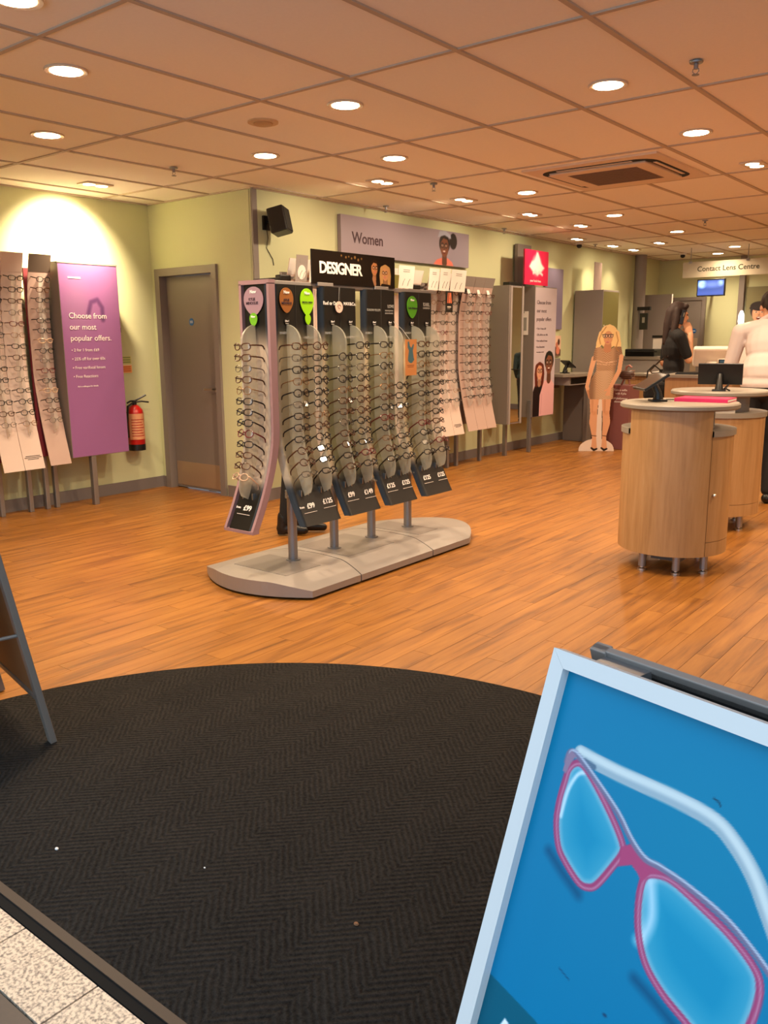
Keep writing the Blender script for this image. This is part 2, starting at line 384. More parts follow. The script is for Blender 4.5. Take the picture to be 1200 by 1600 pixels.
# entrance mat
mp_ = [(-1.40+1.69*math.cos(a), 1.05+1.69*math.sin(a)) for a in np.linspace(-.108, PI+.108, 72)]
mp_ = [(x, max(y, .885)) for x, y in mp_]
mt_ = MB().prism(mp_, -.004, .004).build('entrance_mat', mat_mat()); tag(mt_, 'dark half-round ribbed herringbone entrance mat set into the floor at the threshold', 'mat')
# threshold
struct(MB().box(XL, XR, .862, .885, -.004, .0045).build('trim_1', mat('bronze_strip', rgb(52, 37, 27), .6)), 'thin bronze edging strip along the mat')
struct(MB().box(XL, XR, .838, .862, -.01, .001).build('trim_2', mat('rubber_black', rgb(10, 10, 11), .8, spec=.2)), 'black rubber strip at the threshold')
pav = struct(MB().box(XL-2, XR+2, -3, .838, -.15, -.012).build('floor_threshold', mat('grout', rgb(70, 58, 50), .9)), 'pavement in front of the shop, pale speckled granite tiles')
gt = MB().box(.0025, .2925, .0025, .1355, -.014, -.001).mesh('tile', mat_granite()); gt2 = MB().box(.0025, .2925, .0025, .2925, -.014, -.002).mesh('tile', mat('dark_tile', rgb(70, 58, 52), .5, noise=.15, nscale=60))
for k in range(-4, 6): obj('tile', gt, pav, (-1.755+.295*k, .70, 0))
for k in range(-4, 6):
    for j in range(2): obj('tile', gt2, pav, (-1.755+.295*k, .70-.295*(j+1), 0))
# walls
def wallb(n, *b, label=None, m=None): return struct(MB().box(*b).build(n, m or M_WALL), label)
wallb('wall_left', XL-.1, XL, Y0, YR+.2, 0, 2.7, label='pale green side wall behind the purple panel')
rw = MB().box(XL-.05, -6.45, YR, YR+.2, 0, 2.7).box(-6.45, -5.68, YR, YR+.2, 1.94, 2.7).box(-5.68, XM-.04, YR, YR+.2, 0, 2.7).build('wall_return', M_WALL); struct(rw, 'short pale green wall with the grey door')
wallb('wall_main', XM-.15, XM, YR+.005, 12.5, 0, 2.7, label='long pale green wall with the eyewear displays')
wallb('wall_alcove', XM-.25, XM-.06, 12.5, YF, 0, 2.7, label='pale green wall end behind the grey column')
wallb('wall_far', XM-.3, XR, YF, YF+.15, 0, 2.7, label='far pale green wall behind the tills')
wallb('wall_right', XR, XR+.1, Y0, YF, 0, 2.7)
wallb('wall_front', XL-.1, -3.6, Y0-.1, Y0, 0, 2.7)
struct(MB().box(XM-.012, XM+.006, YR-.008, YR+.045, 0, ZC).build('trim_3', M_GREY), 'grey metal guard on the outer wall corner')
BB = mat('baseboard_grey', rgb(118, 110, 108), .5)
struct(MB().box(XL, XL+.014, Y0, YR, 0, .1).build('baseboard_left', BB)); struct(MB().box(XL, -6.5, YR-.014, YR, 0, .1).box(-5.63, XM, YR-.014, YR, 0, .1).build('baseboard_return', BB))
struct(MB().box(XM, XM+.014, YR, 12.45, 0, .1).build('baseboard_main', BB)); struct(MB().box(-4.45, XR, YF-.014, YF, 0, .1).build('baseboard_far', BB))
struct(MB().lathe([(0, 0), (.085, 0), (.085, ZC), (0, ZC)], 20, (-5.09, 12.56, 0)).build('trim_4', M_GREY), 'round grey column at the end of the long wall')
struct(MB().box(-3.985, -3.905, YF-.09, YF, 0, ZC).build('trim_5', M_GREYD), 'dark grey upright on the far wall beside the framed picture')

# door in the return wall
d1 = thing('door_1', 'grey flush door with steel lever handle in the short wall', 'door', (-6.45, YR, 0)); d1['kind'] = 'structure'
MB().box(-.03, .035, -.025, .12, 0, 1.91).box(.735, .80, -.025, .12, 0, 1.91).box(-.03, .80, -.025, .12, 1.91, 1.975).build('door_frame', M_GREYD, d1)
leaf = bx('door_leaf', M_GREYD, d1, .04, .73, .05, .095, .01, 1.905)
bx('kick_plate', mat('beige_plate', rgb(168, 142, 116), .35, .3), leaf, .05, .72, .0465, .05, .03, .25)
MB().lathe([(0, 0), (.022, 0), (.022, -.006), (0, -.006)], 16, (.665, .05, .93), Matrix.Identity(4)).build('lock', M_STEEL, leaf) if 0 else None
h = MB().tube([(.66, .05, .93), (.66, .0, .93), (.56, -.005, .93)], .011, 8).box(.645, .675, .042, .05, .9, .96).build('lever_handle', M_CHROME, leaf)
bx('lock_plate', M_STEEL, leaf, .645, .675, .042, .05, .8, .85, .003)
bx('vision_strip', mat('strip_pale', rgb(190, 170, 150), .3), leaf, .695, .71, .046, .05, 1.15, 1.55)
sg = MB(); Rx = Matrix.Translation((.365, .049, 1.51)) @ Matrix.Rotation(PI/2, 4, 'X'); sg.lathe([(0, 0), (.032, 0), (.032, .002), (0, .002)], 20, (0, 0, 0), Rx).build('fire_door_sign', mat('sign_blue', rgb(26, 96, 170), .4), leaf)
for k in (-.008, .004): bx('sign_text_line', M_INK_W, leaf, .345, .385, .0462, .0468, 1.51+k, 1.514+k)

# ceiling
ceil = struct(MB().box(XL-.1, XR+.1, Y0-.05, YF+.1, 2.552, 2.7).build('ceiling', M_CEIL), 'suspended ceiling of pale mineral tiles')
GX, GY, TX, TY = -2.739, 3.21, .592, 1.2
tm = {}
AC = (-3.33, -2.146, 5.61, 6.81)
for j in range(-2, 9):
    for i in range(-7, 10):
        x0, x1, y0, y1 = GX+TX*i, GX+TX*(i+1), GY+TY*j, GY+TY*(j+1)
        y0, y1, x0, x1 = max(y0, Y0), min(y1, YF), max(x0, XL), min(x1, XR)
        if y1-y0 < .05 or x1-x0 < .05: continue
        if x0 > AC[0]-.05 and x1 < AC[1]+.05 and y0 > AC[2]-.05 and y1 < AC[3]+.05: continue
        if y0 > YR and x0 < XM: x0 = XM
        if y0 < YR < y1 and x1 <= XM: y1 = YR
        if x1-x0 < .05: continue
        k = (round(x1-x0, 3), round(y1-y0, 3))
        if k not in tm: tm[k] = MB().box(.004, k[0]-.004, .004, k[1]-.004, 0, .016).mesh('ceiling_tile', M_CEIL)
        obj('ceiling_tile', tm[k], ceil, (x0, y0, ZC+.006))
for i in range(-6, 10):
    x = GX+TX*i; ya, yb = Y0, (YF if x > XM else YR)
    if x < XL: continue
    for y0, y1 in (((ya, AC[2]), (AC[3], yb)) if i == 0 else ((ya, yb),)): MB().box(x-.012, x+.012, y0, y1, ZC-.002, ZC+.018).build('ceiling_tee', M_TEE, ceil)
for j in range(-1, 9):
    y = GY+TY*j; xa = XL if y < YR else XM; MB().box(xa, XR, y-.012, y+.012, ZC-.001, ZC+.018).build('ceiling_tee', M_TEE, ceil)
MB().box(XL, XL+.02, Y0, YR, ZC-.004, ZC+.02).box(XL, XM, YR-.02, YR, ZC-.004, ZC+.02).box(XM, XM+.02, YR, YF, ZC-.004, ZC+.02).box(XM, XR, YF-.02, YF, ZC-.004, ZC+.02).build('edge_trim', M_TEE, ceil)

# ------------------------------------------------------------------ lamps
ORD = ['first', 'second', 'third', 'fourth', 'fifth', 'sixth', 'seventh', 'eighth', 'ninth', 'tenth', 'eleventh', 'twelfth', 'thirteenth', 'fourteenth', 'fifteenth', 'sixteenth']
trim_me = MB().lathe([(.068, .012), (.07, 0), (.092, -.004), (.096, .002), (.09, .01)], 28).mesh('trim_ring', mat('lamp_ring', rgb(214, 196, 176), .4))
lens_me = MB().lathe([(0, 0.004), (.07, .004)], 28).mesh('lamp_lens', M_LAMP)
lens2_me = MB().lathe([(0, 0.002), (.045, .002)], 20).mesh('lamp_lens', M_LAMP)
sq_me = MB().box(-.115, .115, -.075, .075, -.006, .006, bev=.004).mesh('trim_frame', mat('lamp_ring', rgb(214, 196, 176), .4))
def spot(par, power, size, blend, rot=(0, 0, 0), z=-.03, r=.05):
    l = bpy.data.lights.new('lamp_light', 'SPOT'); l.energy = power; l.color = LAMP; l.spot_size = math.radians(size); l.spot_blend = blend; l.shadow_soft_size = r
    o = bpy.data.objects.new('lamp_light', l); o.location = (0, 0, z); o.rotation_euler = rot; link(o, par)
def downlight(x, y, label, power=None):
    t = thing('recessed_downlight', label, 'ceiling light', (x, y, ZC), 0, 'recessed ceiling downlights'); obj('trim_ring', trim_me, t); obj('lamp_lens', lens_me, t, (0, 0, -.006))
    spot(t, power or P_DOWN, 146, .9)
def washer(x, y, label, aim, power=None, size=118):
    """twin lamp fitting tilted towards the wall; aim is the tilt of its beam (rx, ry) in degrees"""
    t = thing('twin_spotlight', label, 'ceiling light', (x, y, ZC), PI/2, 'twin wall-washing spotlights'); obj('trim_frame', sq_me, t)
    for q in (-1, 1): obj('lamp_lens', lens2_me, t, (q*.055, 0, -.0085))
    if aim is not None: spot(t, power or P_WASH, size, .9, (math.radians(aim[0]), math.radians(aim[1]), 0), -.035, .04)
A_ = [(-3.04, 1.76), (-3.64, 2.32), (-3.06, 3.55), (-4.81, 2.91), (-4.26, 4.13)]
for k, (x, y) in enumerate(A_):
    downlight(x, y, ['round recessed downlight cut off by the upper left picture edge', 'large round downlight nearest the camera at upper left', 'round downlight above the near end of the gondola', 'round downlight at far left above the left wall displays', 'round downlight over the grey door and corner'][k])
for k, y in enumerate((4.75, 6.55, 8.32, 10.07, 12.27)): downlight(-3.67, y, f'round downlight, {ORD[k]} from the front in the row left of the air conditioner')
downlight(-1.87, 5.35, 'round downlight on the right, in front of the air conditioner tiles')
downlight(-4.15, 13.1, 'round downlight furthest back, before the hanging sign', 36)
washer(-1.87, 6.57, 'twin spotlight at the right picture edge beside the air conditioner', (0, 0), 50, 120)
for k, y in enumerate((5.36, 6.5, 7.68, 8.8, 11.08)): washer(-4.26, y, f'bright twin spotlight, {ORD[k]} from the front in the row along the long wall', (48, 0) if k < 4 else (35, 0))
for k, y in enumerate((9.95, 11.01, 11.7)): washer(-4.86, y, f'small dim twin spotlight close to the wall, {ORD[k]} beyond the pink sign', (20, 0), 10, 80)
washer(-6.0, 4.0, 'twin spotlight throwing a white pool on the left wall', (47, 0), 180, 94)
# lamps of the same shop outside the frame
for k, (x, y) in enumerate(((-1.87, 4.1), (-.1, 5.4), (-.1, 7.0), (-1.87, 8.2), (-.1, 9.0), (-1.87, 10.4), (-.2, 11.2), (-2.2, 12.4), (1.5, 5.2), (1.5, 8.2))): downlight(x, y, f'round downlight outside the picture on the right, {ORD[k]} from the front', 40 if y > 10 else None)

# ------------------------------------------------------------------ spectacles
GC = {'black': mat('frame_black', rgb(22, 18, 17), .3), 'tortoiseshell': mat('frame_tortoise', rgb(74, 42, 22), .3, noise=.5, nscale=90), 'gunmetal': mat('frame_gunmetal', rgb(92, 86, 80), .3, .7),
      'dark red': mat('frame_red', rgb(96, 22, 26), .3), 'bronze': mat('frame_bronze', rgb(128, 90, 54), .3, .6), 'pale clear': mat('frame_clear', rgb(196, 164, 136), .25)}
M_TAGK = mat('tag_dark', rgb(30, 24, 20), .3)
def rim_pts(st, q, n=18):
    rx, rz, e = ((.026, .019, 3.2), (.0245, .0215, 2.0), (.027, .0175, 2.5))[st]
    P = []
    for k in range(n):
        a = 2*PI*k/n; c, s = math.cos(a), math.sin(a); f = (abs(c)**e+abs(s)**e)**(-1/e)
        x, z = rx*c*f, rz*s*f
        if st == 2 and c*q > 0 and s > 0: z += .006*c*q*s; x += .002*q*s
        if st == 0 and s < 0: x *= .93
        P.append((q*.034+x, .0035*(abs(q*.034+x)/.06)**2*4, z))
    return P
_gm = {}
def glasses_meshes(st, col):
    if (st, col) in _gm: return _gm[st, col]
    m = GC[col]; thin = col in ('gunmetal', 'bronze'); r = .0019 if thin else .0031
    f = MB()
    for q in (-1, 1):
        f.tube(rim_pts(st, q), r, 6, closed=True); f.tube([(q*.059, .008, .008), (q*.066, .012, .009), (q*.068, .018, .009)], r*1.2, 6)
        f.tube([(q*.012, .001, -.004), (q*.010, .008, -.010)], .0018, 5)
    f.tube([(-.0095, .0, .004), (0, -.001, .0075), (.0095, .0, .004)], r*1.15, 6)
    lens = {q: MB().add(rim_pts(st, q), [tuple(range(18))]).mesh('lens', M_LENS) for q in (-1, 1)}
    tem = {q: MB().tube([(q*.068, .017, .009), (q*.069, .06, .009), (q*.067, .09, .008), (q*.065, .105, .002), (q*.063, .114, -.012)], [r*1.45, r*1.45, r*1.4, r*1.5, r*1.2], 6, flat=.65).mesh('temple', m) for q in (-1, 1)}
    tg = MB().tube([(-.034+.0055*math.cos(a), -.001, -.0125+.0055*math.sin(a)) for a in np.linspace(0, 2*PI, 11)[:-1]], .0018, 5, closed=True).mesh('security_tag', M_TAGK)
    _gm[st, col] = (f.mesh('front_frame', m), lens, tem, tg); return _gm[st, col]
KIND = ('rectangular', 'round', 'cat-eye')
def glasses(M, st, col, label, group, tagged=False):
    """spectacles resting at the frame M (x along the lenses, -y out of the display)"""
    t = thing('eyeglasses', label, 'glasses', (0, 0, 0), 0, group); t.matrix_world = M
    f, l, te, tg = glasses_meshes(st, col)
    obj('front_frame', f, t)
    for q in (-1, 1): obj('lens', l[q], t); obj('temple', te[q], t)
    if tagged: obj('security_tag', tg, t)
    return t
def pick(k):
    c = rng.choice(['black', 'black', 'black', 'tortoiseshell', 'tortoiseshell', 'gunmetal', 'bronze', 'dark red', 'pale clear'], p=[.17, .17, .16, .12, .1, .12, .08, .05, .03]); return int(rng.integers(0, 3)), str(c)

# ------------------------------------------------------------------ the gondola
GO = thing('gondola_display', 'freestanding gondola of black-topped designer eyewear panels on a long silver base', 'display stand', (-3.38, 3.92, 0), PI/2)
# local axes: x = along the gondola (world Y - 3.92), -y = towards the room (world X + 3.38)
def gl(X, Y): return Y-3.92, -(X+3.38)
def slab(x0, x1, e0, e1, name):
    """base section: plateau with sloping long sides; plan ends bulge by e0 / e1"""
    def top(y):
        y = abs(y); return .092 if y < .22 else .092-.042*((y-.22)/.205)**1.2
    ys = [-.425+.85*k/24 for k in range(25)]; nx = 12; V = []; F = []; p = len(ys)
    for i in range(nx+1):
        t = i/nx
        for lay in (0, 1):
            for y in ys:
                q = 1-(y/.425)**2; a, b = x0-e0*q, x1+e1*q; z = top(y)
                if e1 > .2: z = .05+(z-.05)*min(1, (1-t)/.5+.1)
                V.append((a+(b-a)*t, y, z if lay else .014))
    I = lambda i, lay, k: (i*2+lay)*p+k
    for i in range(nx):
        for k in range(p-1): F += [(I(i, 1, k), I(i+1, 1, k), I(i+1, 1, k+1), I(i, 1, k+1)), (I(i, 0, k), I(i, 0, k+1), I(i+1, 0, k+1), I(i+1, 0, k))]
        for k in (0, p-1): F.append((I(i, 0, k), I(i+1, 0, k), I(i+1, 1, k), I(i, 1, k)))
    for i in (0, nx):
        for k in range(p-1): F.append((I(i, 0, k), I(i, 0, k+1), I(i, 1, k+1), I(i, 1, k)))
    b = MB().add(V, F).build(name, M_SILVER, GO)
    for q in (.3, .7): MB().lathe([(0, 0), (.018, 0), (.018, .016), (0, .016)], 10, (x0+(x1-x0)*q, -.36, 0)).build('base_foot', M_BLACK, b)
    return b
xs = [gl(0, y)[0] for y in (3.10, 3.50, 4.20, 4.62)]
sb = slab(xs[0], xs[1]-.004, .16, .09, 'base_section'); sb2 = slab(xs[1]+.004, xs[2]-.004, -.09, .09, 'base_section'); sb3 = slab(xs[2]+.004, xs[3], -.09, .42, 'base_section')
for b_, x0, x1 in ((sb, xs[0]+.02, xs[1]-.1), (sb2, xs[1]+.14, xs[2]-.12), (sb3, xs[2]+.14, xs[3]-.06)):
    bx('base_inlay', mat('inlay_grey', rgb(120, 113, 108), .4), b_, x0, x1, -.21, .21, .08, .0945, .002)
PX = [gl(0, y)[0] for y in (3.39, 3.75, 4.11, 4.50)]
for k, x in enumerate(PX):
    pl = MB().lathe([(0, .08), (.027, .08), (.027, 1.66), (0, 1.66)], 18, (x, 0, 0)).build('pole', M_STEEL, GO)
    MB().lathe([(.027, .094), (.042, .094), (.042, .1), (.027, .1)], 18, (x, 0, 0)).build('pole_collar', M_STEEL, pl)
for z in (.47, 1.36):
    for x in PX: 
        MB().tube([(x, 0, z), (x+.1, -.1, z), (x+.14, -.16 if z < 1 else -.09, z)], .006, 8).tube([(x, 0, z+.025), (x-.1, -.1, z+.025), (x-.13, -.15 if z < 1 else -.08, z+.025)], .006, 8).lathe([(.028, z-.01), (.036, z-.01), (.036, z+.035), (.028, z+.035)], 14, (x, 0, 0)).build('clear_bracket', M_CLEAR, GO)
bx('top_rail', M_SILVER, GO, gl(0, 3.2)[0], gl(0, 4.76)[0], -.05, -.02, 1.635, 1.66, .003)
bx('top_rail', M_SILVER, GO, gl(0, 3.2)[0], gl(0, 4.76)[0], .02, .05, 1.635, 1.66, .003)
ZT, ZB = 1.64, .345
def kick(z): return .17*(max(0, .86-z)/.5)**1.6
OLIVE, PALE = np.array((150, 140, 112))/255., np.array((196, 178, 146))/255.
def strip(parent, x, y, w, rz, tint, frame=None, cols=2):
    """one display panel; its own frame: x across, -y out, z up from the floor. Returns the panel and a world matrix builder"""
    p = bpy.data.objects.new('display_panel', None); p.location = (x, y, 0); p.rotation_euler = (0, 0, rz); link(p, parent)
    nz, nx = 66, 33
    u = np.linspace(0, w, nx); zz = np.linspace(ZB, ZT, nz); U, Z = np.meshgrid(u, zz)
    cv = Cv(w, ZT-ZB, w/(nx-1)); 
    cv.X, cv.Y = U, Z; cv.nx, cv.ny = nx, nz; cv.C = np.ones((nz, nx, 3))
    kt = np.clip((Z-1.3)/.13, 0, 1)+np.clip((.60-Z)/.07, 0, 1); kt = np.clip(kt, 0, 1)[..., None]
    body = np.array(tint)*np.ones((nz, nx, 3)); edge = np.clip((.035-U)/.012, 0, 1)[..., None]*(0 if frame is not None else 1)
    body = body*(1-edge)+PALE*edge
    if cols == 2:
        mid = np.clip((.012-abs(U-w/2))/.008, 0, 1)[..., None]; body = body*(1-.35*mid)+PALE*.35*mid
    cv.C = body*(1-kt)+np.array((.035, .032, .03))*kt
    def pos(U, Z):
        y = -np.vectorize(kick)(Z)+.035*np.clip((.022-U)/.022, 0, 1)+.035*np.clip((U-w+.022)/.022, 0, 1)
        return np.stack([U, y, Z], -1)
    front = obj('panel_face', cv.mesh(PRINT, pos=pos), p)
    for v in front.data.polygons: v.use_smooth = True
    bk = MB(); N = 20; zs = [ZB+(ZT-ZB)*k/N for k in range(N+1)]
    for a, b in zip(zs[:-1], zs[1:]):
        V = [(.004, -kick(a)+.034, a), (w-.004, -kick(a)+.034, a), (w-.004, -kick(b)+.034, b), (.004, -kick(b)+.034, b)]; V += [(vx, vy+.004, vz) for vx, vy, vz in V]
        bk.add(V, [(0, 1, 2, 3), (7, 6, 5, 4), (0, 4, 5, 1), (1, 5, 6, 2), (2, 6, 7, 3), (3, 7, 4, 0)])
    bk.build('panel_back', M_GREYL, p)
    if frame is not None:
        f = MB()
        for a, b in zip(zs[:-1], zs[1:]):
            for x0 in (-.012, w-.006):
                V = [(x0, -kick(a)-.006, a), (x0+.018, -kick(a)-.006, a), (x0+.018, -kick(b)-.006, b), (x0, -kick(b)-.006, b)]; V += [(vx, vy+.045, vz) for vx, vy, vz in V]
                f.add(V, [(0, 1, 2, 3), (7, 6, 5, 4), (0, 4, 5, 1), (1, 5, 6, 2), (2, 6, 7, 3), (3, 7, 4, 0)])
        f.box(-.012, w+.012, -.006, .04, ZT-.004, ZT+.018).box(-.012, w+.012, -kick(ZB)-.006, -kick(ZB)+.04, ZB-.016, ZB)
        f.build('panel_border', frame, p)
    return p
FD = .105    # how far the fins stand out
def fin_mesh(xc, wz=.0035):
    """the frosted fin the spectacles sit on: quarter-round head, straight run, leaf-shaped tail"""
    P = []; zt, zb = 1.43, .50
    for k in range(9): a = PI/2*k/8; P.append((-FD*math.sin(a), 1.33+(zt-1.33)*math.cos(a)))
    for z in np.linspace(1.28, .66, 14): P.append((-kick(z)-FD, z))
    for t in np.linspace(.15, 1, 7): z = .66+(zb-.66)*t; P.append((-kick(z)-FD*math.sqrt(max(0, 1-t**2.2))-.001, z))
    inner = [(-kick(z)-.0005, z) for _, z in P[::-1][1:]]
    V = []; n = len(P)
    Q = [(-kick(z)-.0005, z) for _, z in P]
    m = MB(); V = []
    for s in (-wz/2, wz/2): V += [(xc+s, y, z) for y, z in P]+[(xc+s, y, z) for y, z in Q]
    F = []
    for i in range(n-1): F += [(i, i+1, n+i+1, n+i), (2*n+i, 3*n+i, 3*n+i+1, 2*n+i+1), (i, 2*n+i, 2*n+i+1, i+1)]
    return m.add(V, F)
def wide_fin(xc):
    # front band of the fin, bent to the same outline
    m = MB(); P = []
    for k in range(7): a = PI/2*k/6; P.append((-FD*math.sin(a)-.001, 1.33+.1*math.cos(a), .003+.004*math.sin(a)))
    for z in np.linspace(1.28, .66, 14): P.append((-kick(z)-FD-.001, z, .007))
    for t in np.linspace(.2, 1, 6): z = .66-.16*t; P.append((-kick(z)-FD*math.sqrt(max(0, 1-t**2.2))-.002, z, .007*(1-t*.85)))
    V = []; F = []
    for y, z, w in P: V += [(xc-w, y, z), (xc+w, y, z)]
    for i in range(len(P)-1): F.append((2*i, 2*i+1, 2*i+3, 2*i+2))
    return m.add(V, F)
def drop_badge(parent, name, xc, z, w, h, m, y=-.004):
    """tear-drop badge: round head, tail to a point"""
    P = []
    for k in range(28):
        a = 2*PI*k/28; s, c = math.sin(a), math.cos(a); zz = s*h/2; ww = w/2*(1 if s > 0 else (1-(-s)**2.2*.25)); P.append((c*ww, zz if s > 0 else zz*1.3))
    return MB().prism(P, 0, .003, Matrix.Translation((xc, y, z)) @ Matrix.Rotation(PI/2, 4, 'X')).build(name, m, parent)
panels = []
SPEC = [  # y start (world), width, tint, column specs: (badge, brand text, price, small badge)
    (3.235, .325, (160, 146, 114), 'first'), (3.605, .32, (122, 118, 86), 'second'), (3.985, .315, (120, 116, 86), 'third'), (4.365, .33, (134, 126, 96), 'fourth')]
B_BROWN, B_LIME, B_GREEN, B_MAUVE = mat('badge_brown', rgb(146, 92, 46), .4), mat('badge_lime', rgb(150, 214, 20), .4), mat('badge_green', rgb(76, 146, 28), .4), mat('badge_mauve', rgb(150, 122, 134), .4)
def price(p, x, z, txt, pre=None):
    y = -kick(z)-.0025; sl = -math.atan2(kick(z-.05)-kick(z+.05), .1)
    text(txt, .04, M_INK_W, p, x+(.018 if pre else 0), y-.001, z, bold=.0012, name='price', rot=(sl, 0, 0))
    if pre: text(pre, .018, M_INK_W, p, x-.052, y-.001, z, bold=.0004, name='price', rot=(sl, 0, 0))
    MB().box(-.05, .05, -.001, .001, -.0012, .0012).build('underline', M_INK_W, p, (x, y-.0015-(kick(z-.032)-kick(z)), z-.032))
def off2(p, x):
    MB().prism([(.018*math.cos(a), .018*math.sin(a)) for a in np.linspace(0, 2*PI, 21)[:-1]], 0, .002, Matrix.Translation((x, -.003, 1.445)) @ Matrix.Rotation(PI/2, 4, 'X')).build('roundel', M_BLACK, p)
    text('2for1', .014, M_INK_W, p, x, -.0065, 1.448, bold=.0002); MB().box(x-.012, x+.012, -.0065, -.006, 1.434, 1.436).build('underline', M_INK_W, p)
NROW = 12
def rows(p, xc, cname, group, n=NROW, tagged=True, skip=(), z0=1.315, z1=.635):
    bpy.context.view_layer.update(); Mw = p.matrix_world.copy()
    for k in range(n):
        if k in skip: continue
        z = z0+(z1-z0)*k/(n-1); st, c = pick(k)
        tilt = math.atan2(kick(z-.03)-kick(z+.03), .06)+.05+.42*min(1, k/7)
        M = Mw @ Matrix.Translation((xc+random.uniform(-.003, .003), -kick(z)-FD-.006, z)) @ Matrix.Rotation(-tilt*.9+random.uniform(-.03, .03), 4, 'X') @ Matrix.Rotation(random.uniform(-.03, .03), 4, 'Z') @ Matrix.Scale(.97, 4)
        glasses(M, st, c, f'{c} {KIND[st]} glasses, {ORD[k]} from top, {cname}', group, tagged)
for k, (ys, w, tint, nm) in enumerate(SPEC):
    p = strip(GO, gl(0, ys)[0], -.07, w, 0, np.array(tint)/255.); panels.append(p)
    for q, xc in enumerate((w*.27, w*.76)):
        fin_mesh(xc).build('frosted_fin', M_FROST, p); wide_fin(xc).build('fin_band', M_FROST, p)
        MB().box(xc-.03, xc-.026, -.012-kick(.515), .0, .5, .535).box(xc+.026, xc+.03, -.012-kick(.515), 0, .5, .535).build('chrome_clip', M_CHROME, p)
    MB().box(w/2-.001, w/2+.001, -.002, .002, 1.32, ZT).build('seam', mat('seam_dark', rgb(60, 56, 50), .5), p)
    cl, cr = w*.27, w*.76
    if k == 0:
        b = drop_badge(p, 'badge', cl, 1.565, .105, .115, B_BROWN); text('New', .022, M_INK_W, p, cl, -.0085, 1.598, bold=.0006); text('KYLIE\nMINOGUE', .017, M_INK_P, p, cl, -.0085, 1.55, bold=.0003)
        b = drop_badge(p, 'badge', cr, 1.562, .108, .125, B_LIME); text('New', .022, M_INK_W, p, cr, -.0085, 1.598, bold=.0006); text('NICOLE FARHI', .0125, M_INK_K, p, cr, -.0085, 1.55, bold=.0002)
        off2(p, cl); drop_badge(p, 'badge', cr, 1.462, .045, .05, B_LIME, -.009); price(p, cl, .445, '£99', 'from'); price(p, cr, .45, '£125')
    if k == 1:
        text('Red or Dead', .028, M_INK_W, p, cl, -.002, 1.55, bold=.0004); text('MAX&Co.', .026, M_INK_W, p, cr, -.002, 1.55, bold=.0003)
        r_ = MB().prism([(.032*math.cos(a), .032*math.sin(a)) for a in np.linspace(0, 2*PI, 29)[:-1]], 0, .003, Matrix.Translation((w*.42, -.012, 1.53)) @ Matrix.Rotation(PI/2, 4, 'X')).build('round_hang_tag', mat('tag_pink', rgb(232, 196, 180), .5), p)
        MB().tube([(w*.42+.012*math.cos(a)*(1+.3*math.sin(3*a)), -.0155, 1.533+.01*math.sin(a)) for a in np.linspace(0, 5.4, 14)], .001, 5).build('tag_mark', M_INK_P, r_); MB().tube([(w*.42, -.012, 1.56), (w*.44, -.012, 1.64)], .0012, 5).build('tag_string', M_INK_G, r_)
        off2(p, cl); off2(p, cr); price(p, cl, .455, '£99'); price(p, cr, .45, '£149')
    if k == 2:
        text('KAREN MILLEN', .019, M_INK_G, p, cl, -.002, 1.52, bold=.0002); text('LOVE', .026, M_INK_G, p, cr+.012, -.002, 1.545, bold=.001)
        bx('logo_bar', M_INK_G, p, cr-.045, cr+.035, -.003, -.0015, 1.5, 1.523); text('MOSCHINO', .0155, M_INK_K, p, cr-.005, -.0035, 1.5115, bold=.0008)
        off2(p, cl); off2(p, cr); price(p, cl, .455, '£125'); price(p, cr, .455, '£125')
    if k == 3:
        drop_badge(p, 'badge', cl, 1.555, .11, .12, B_GREEN); text('New', .02, M_INK_W, p, cl, -.0085, 1.59, bold=.0004); text('Cath Kidston', .0185, M_INK_K, p, cl, -.0085, 1.54, bold=.0003, shear=.25)
        text('KARL', .03, M_INK_G, p, cr, -.002, 1.565, bold=.0014); text('LAGERFELD', .0145, M_INK_G, p, cr, -.002, 1.543, bold=.0006)
        off2(p, cl); off2(p, cr); price(p, cl, .455, '£125'); price(p, cr, .455, '£125')
    for q, xc in enumerate((cl, cr)):
        skip = () if k == 0 else ((0,) if (k, q) == (1, 0) else (0, 1, 2, 3) if (k, q) == (2, 1) else ())
        rows(p, xc, f'{("left", "right")[q]} column, {nm} gondola panel', 'designer glasses on the gondola', skip=skip)
# end panel facing the camera's left
ep = strip(GO, gl(0, 3.17)[0], gl(-3.49, 0)[1], .205, -PI/2, (176/255., 158/255., 140/255.), mat('mauve_border', rgb(150, 118, 122), .5), 1)
fin_mesh(.1).build('frosted_fin', M_FROST, ep); wide_fin(.1).build('fin_band', M_FROST, ep)
MB().box(.06, .064, -.012-kick(.515), 0, .5, .535).box(.136, .14, -.012-kick(.515), 0, .5, .535).build('chrome_clip', M_CHROME, ep)
drop_badge(ep, 'badge', .1, 1.56, .15, .13, B_MAUVE); text('New', .024, M_INK_W, ep, .1, -.0085, 1.598, bold=.0006); text('KYLIE\nMINOGUE', .02, M_INK_P, ep, .09, -.0085, 1.55, bold=.0003)
drop_badge(ep, 'badge', .1, 1.46, .06, .06, mat('badge_green2', rgb(104, 168, 40), .4), -.009); text('New', .016, M_INK_W, ep, .1, -.0135, 1.47, bold=.0004)
price(ep, .1, .455, '£99', 'from')
rows(ep, .1, 'mauve-edged end panel of gondola', 'designer glasses on the gondola', n=13, tagged=False)
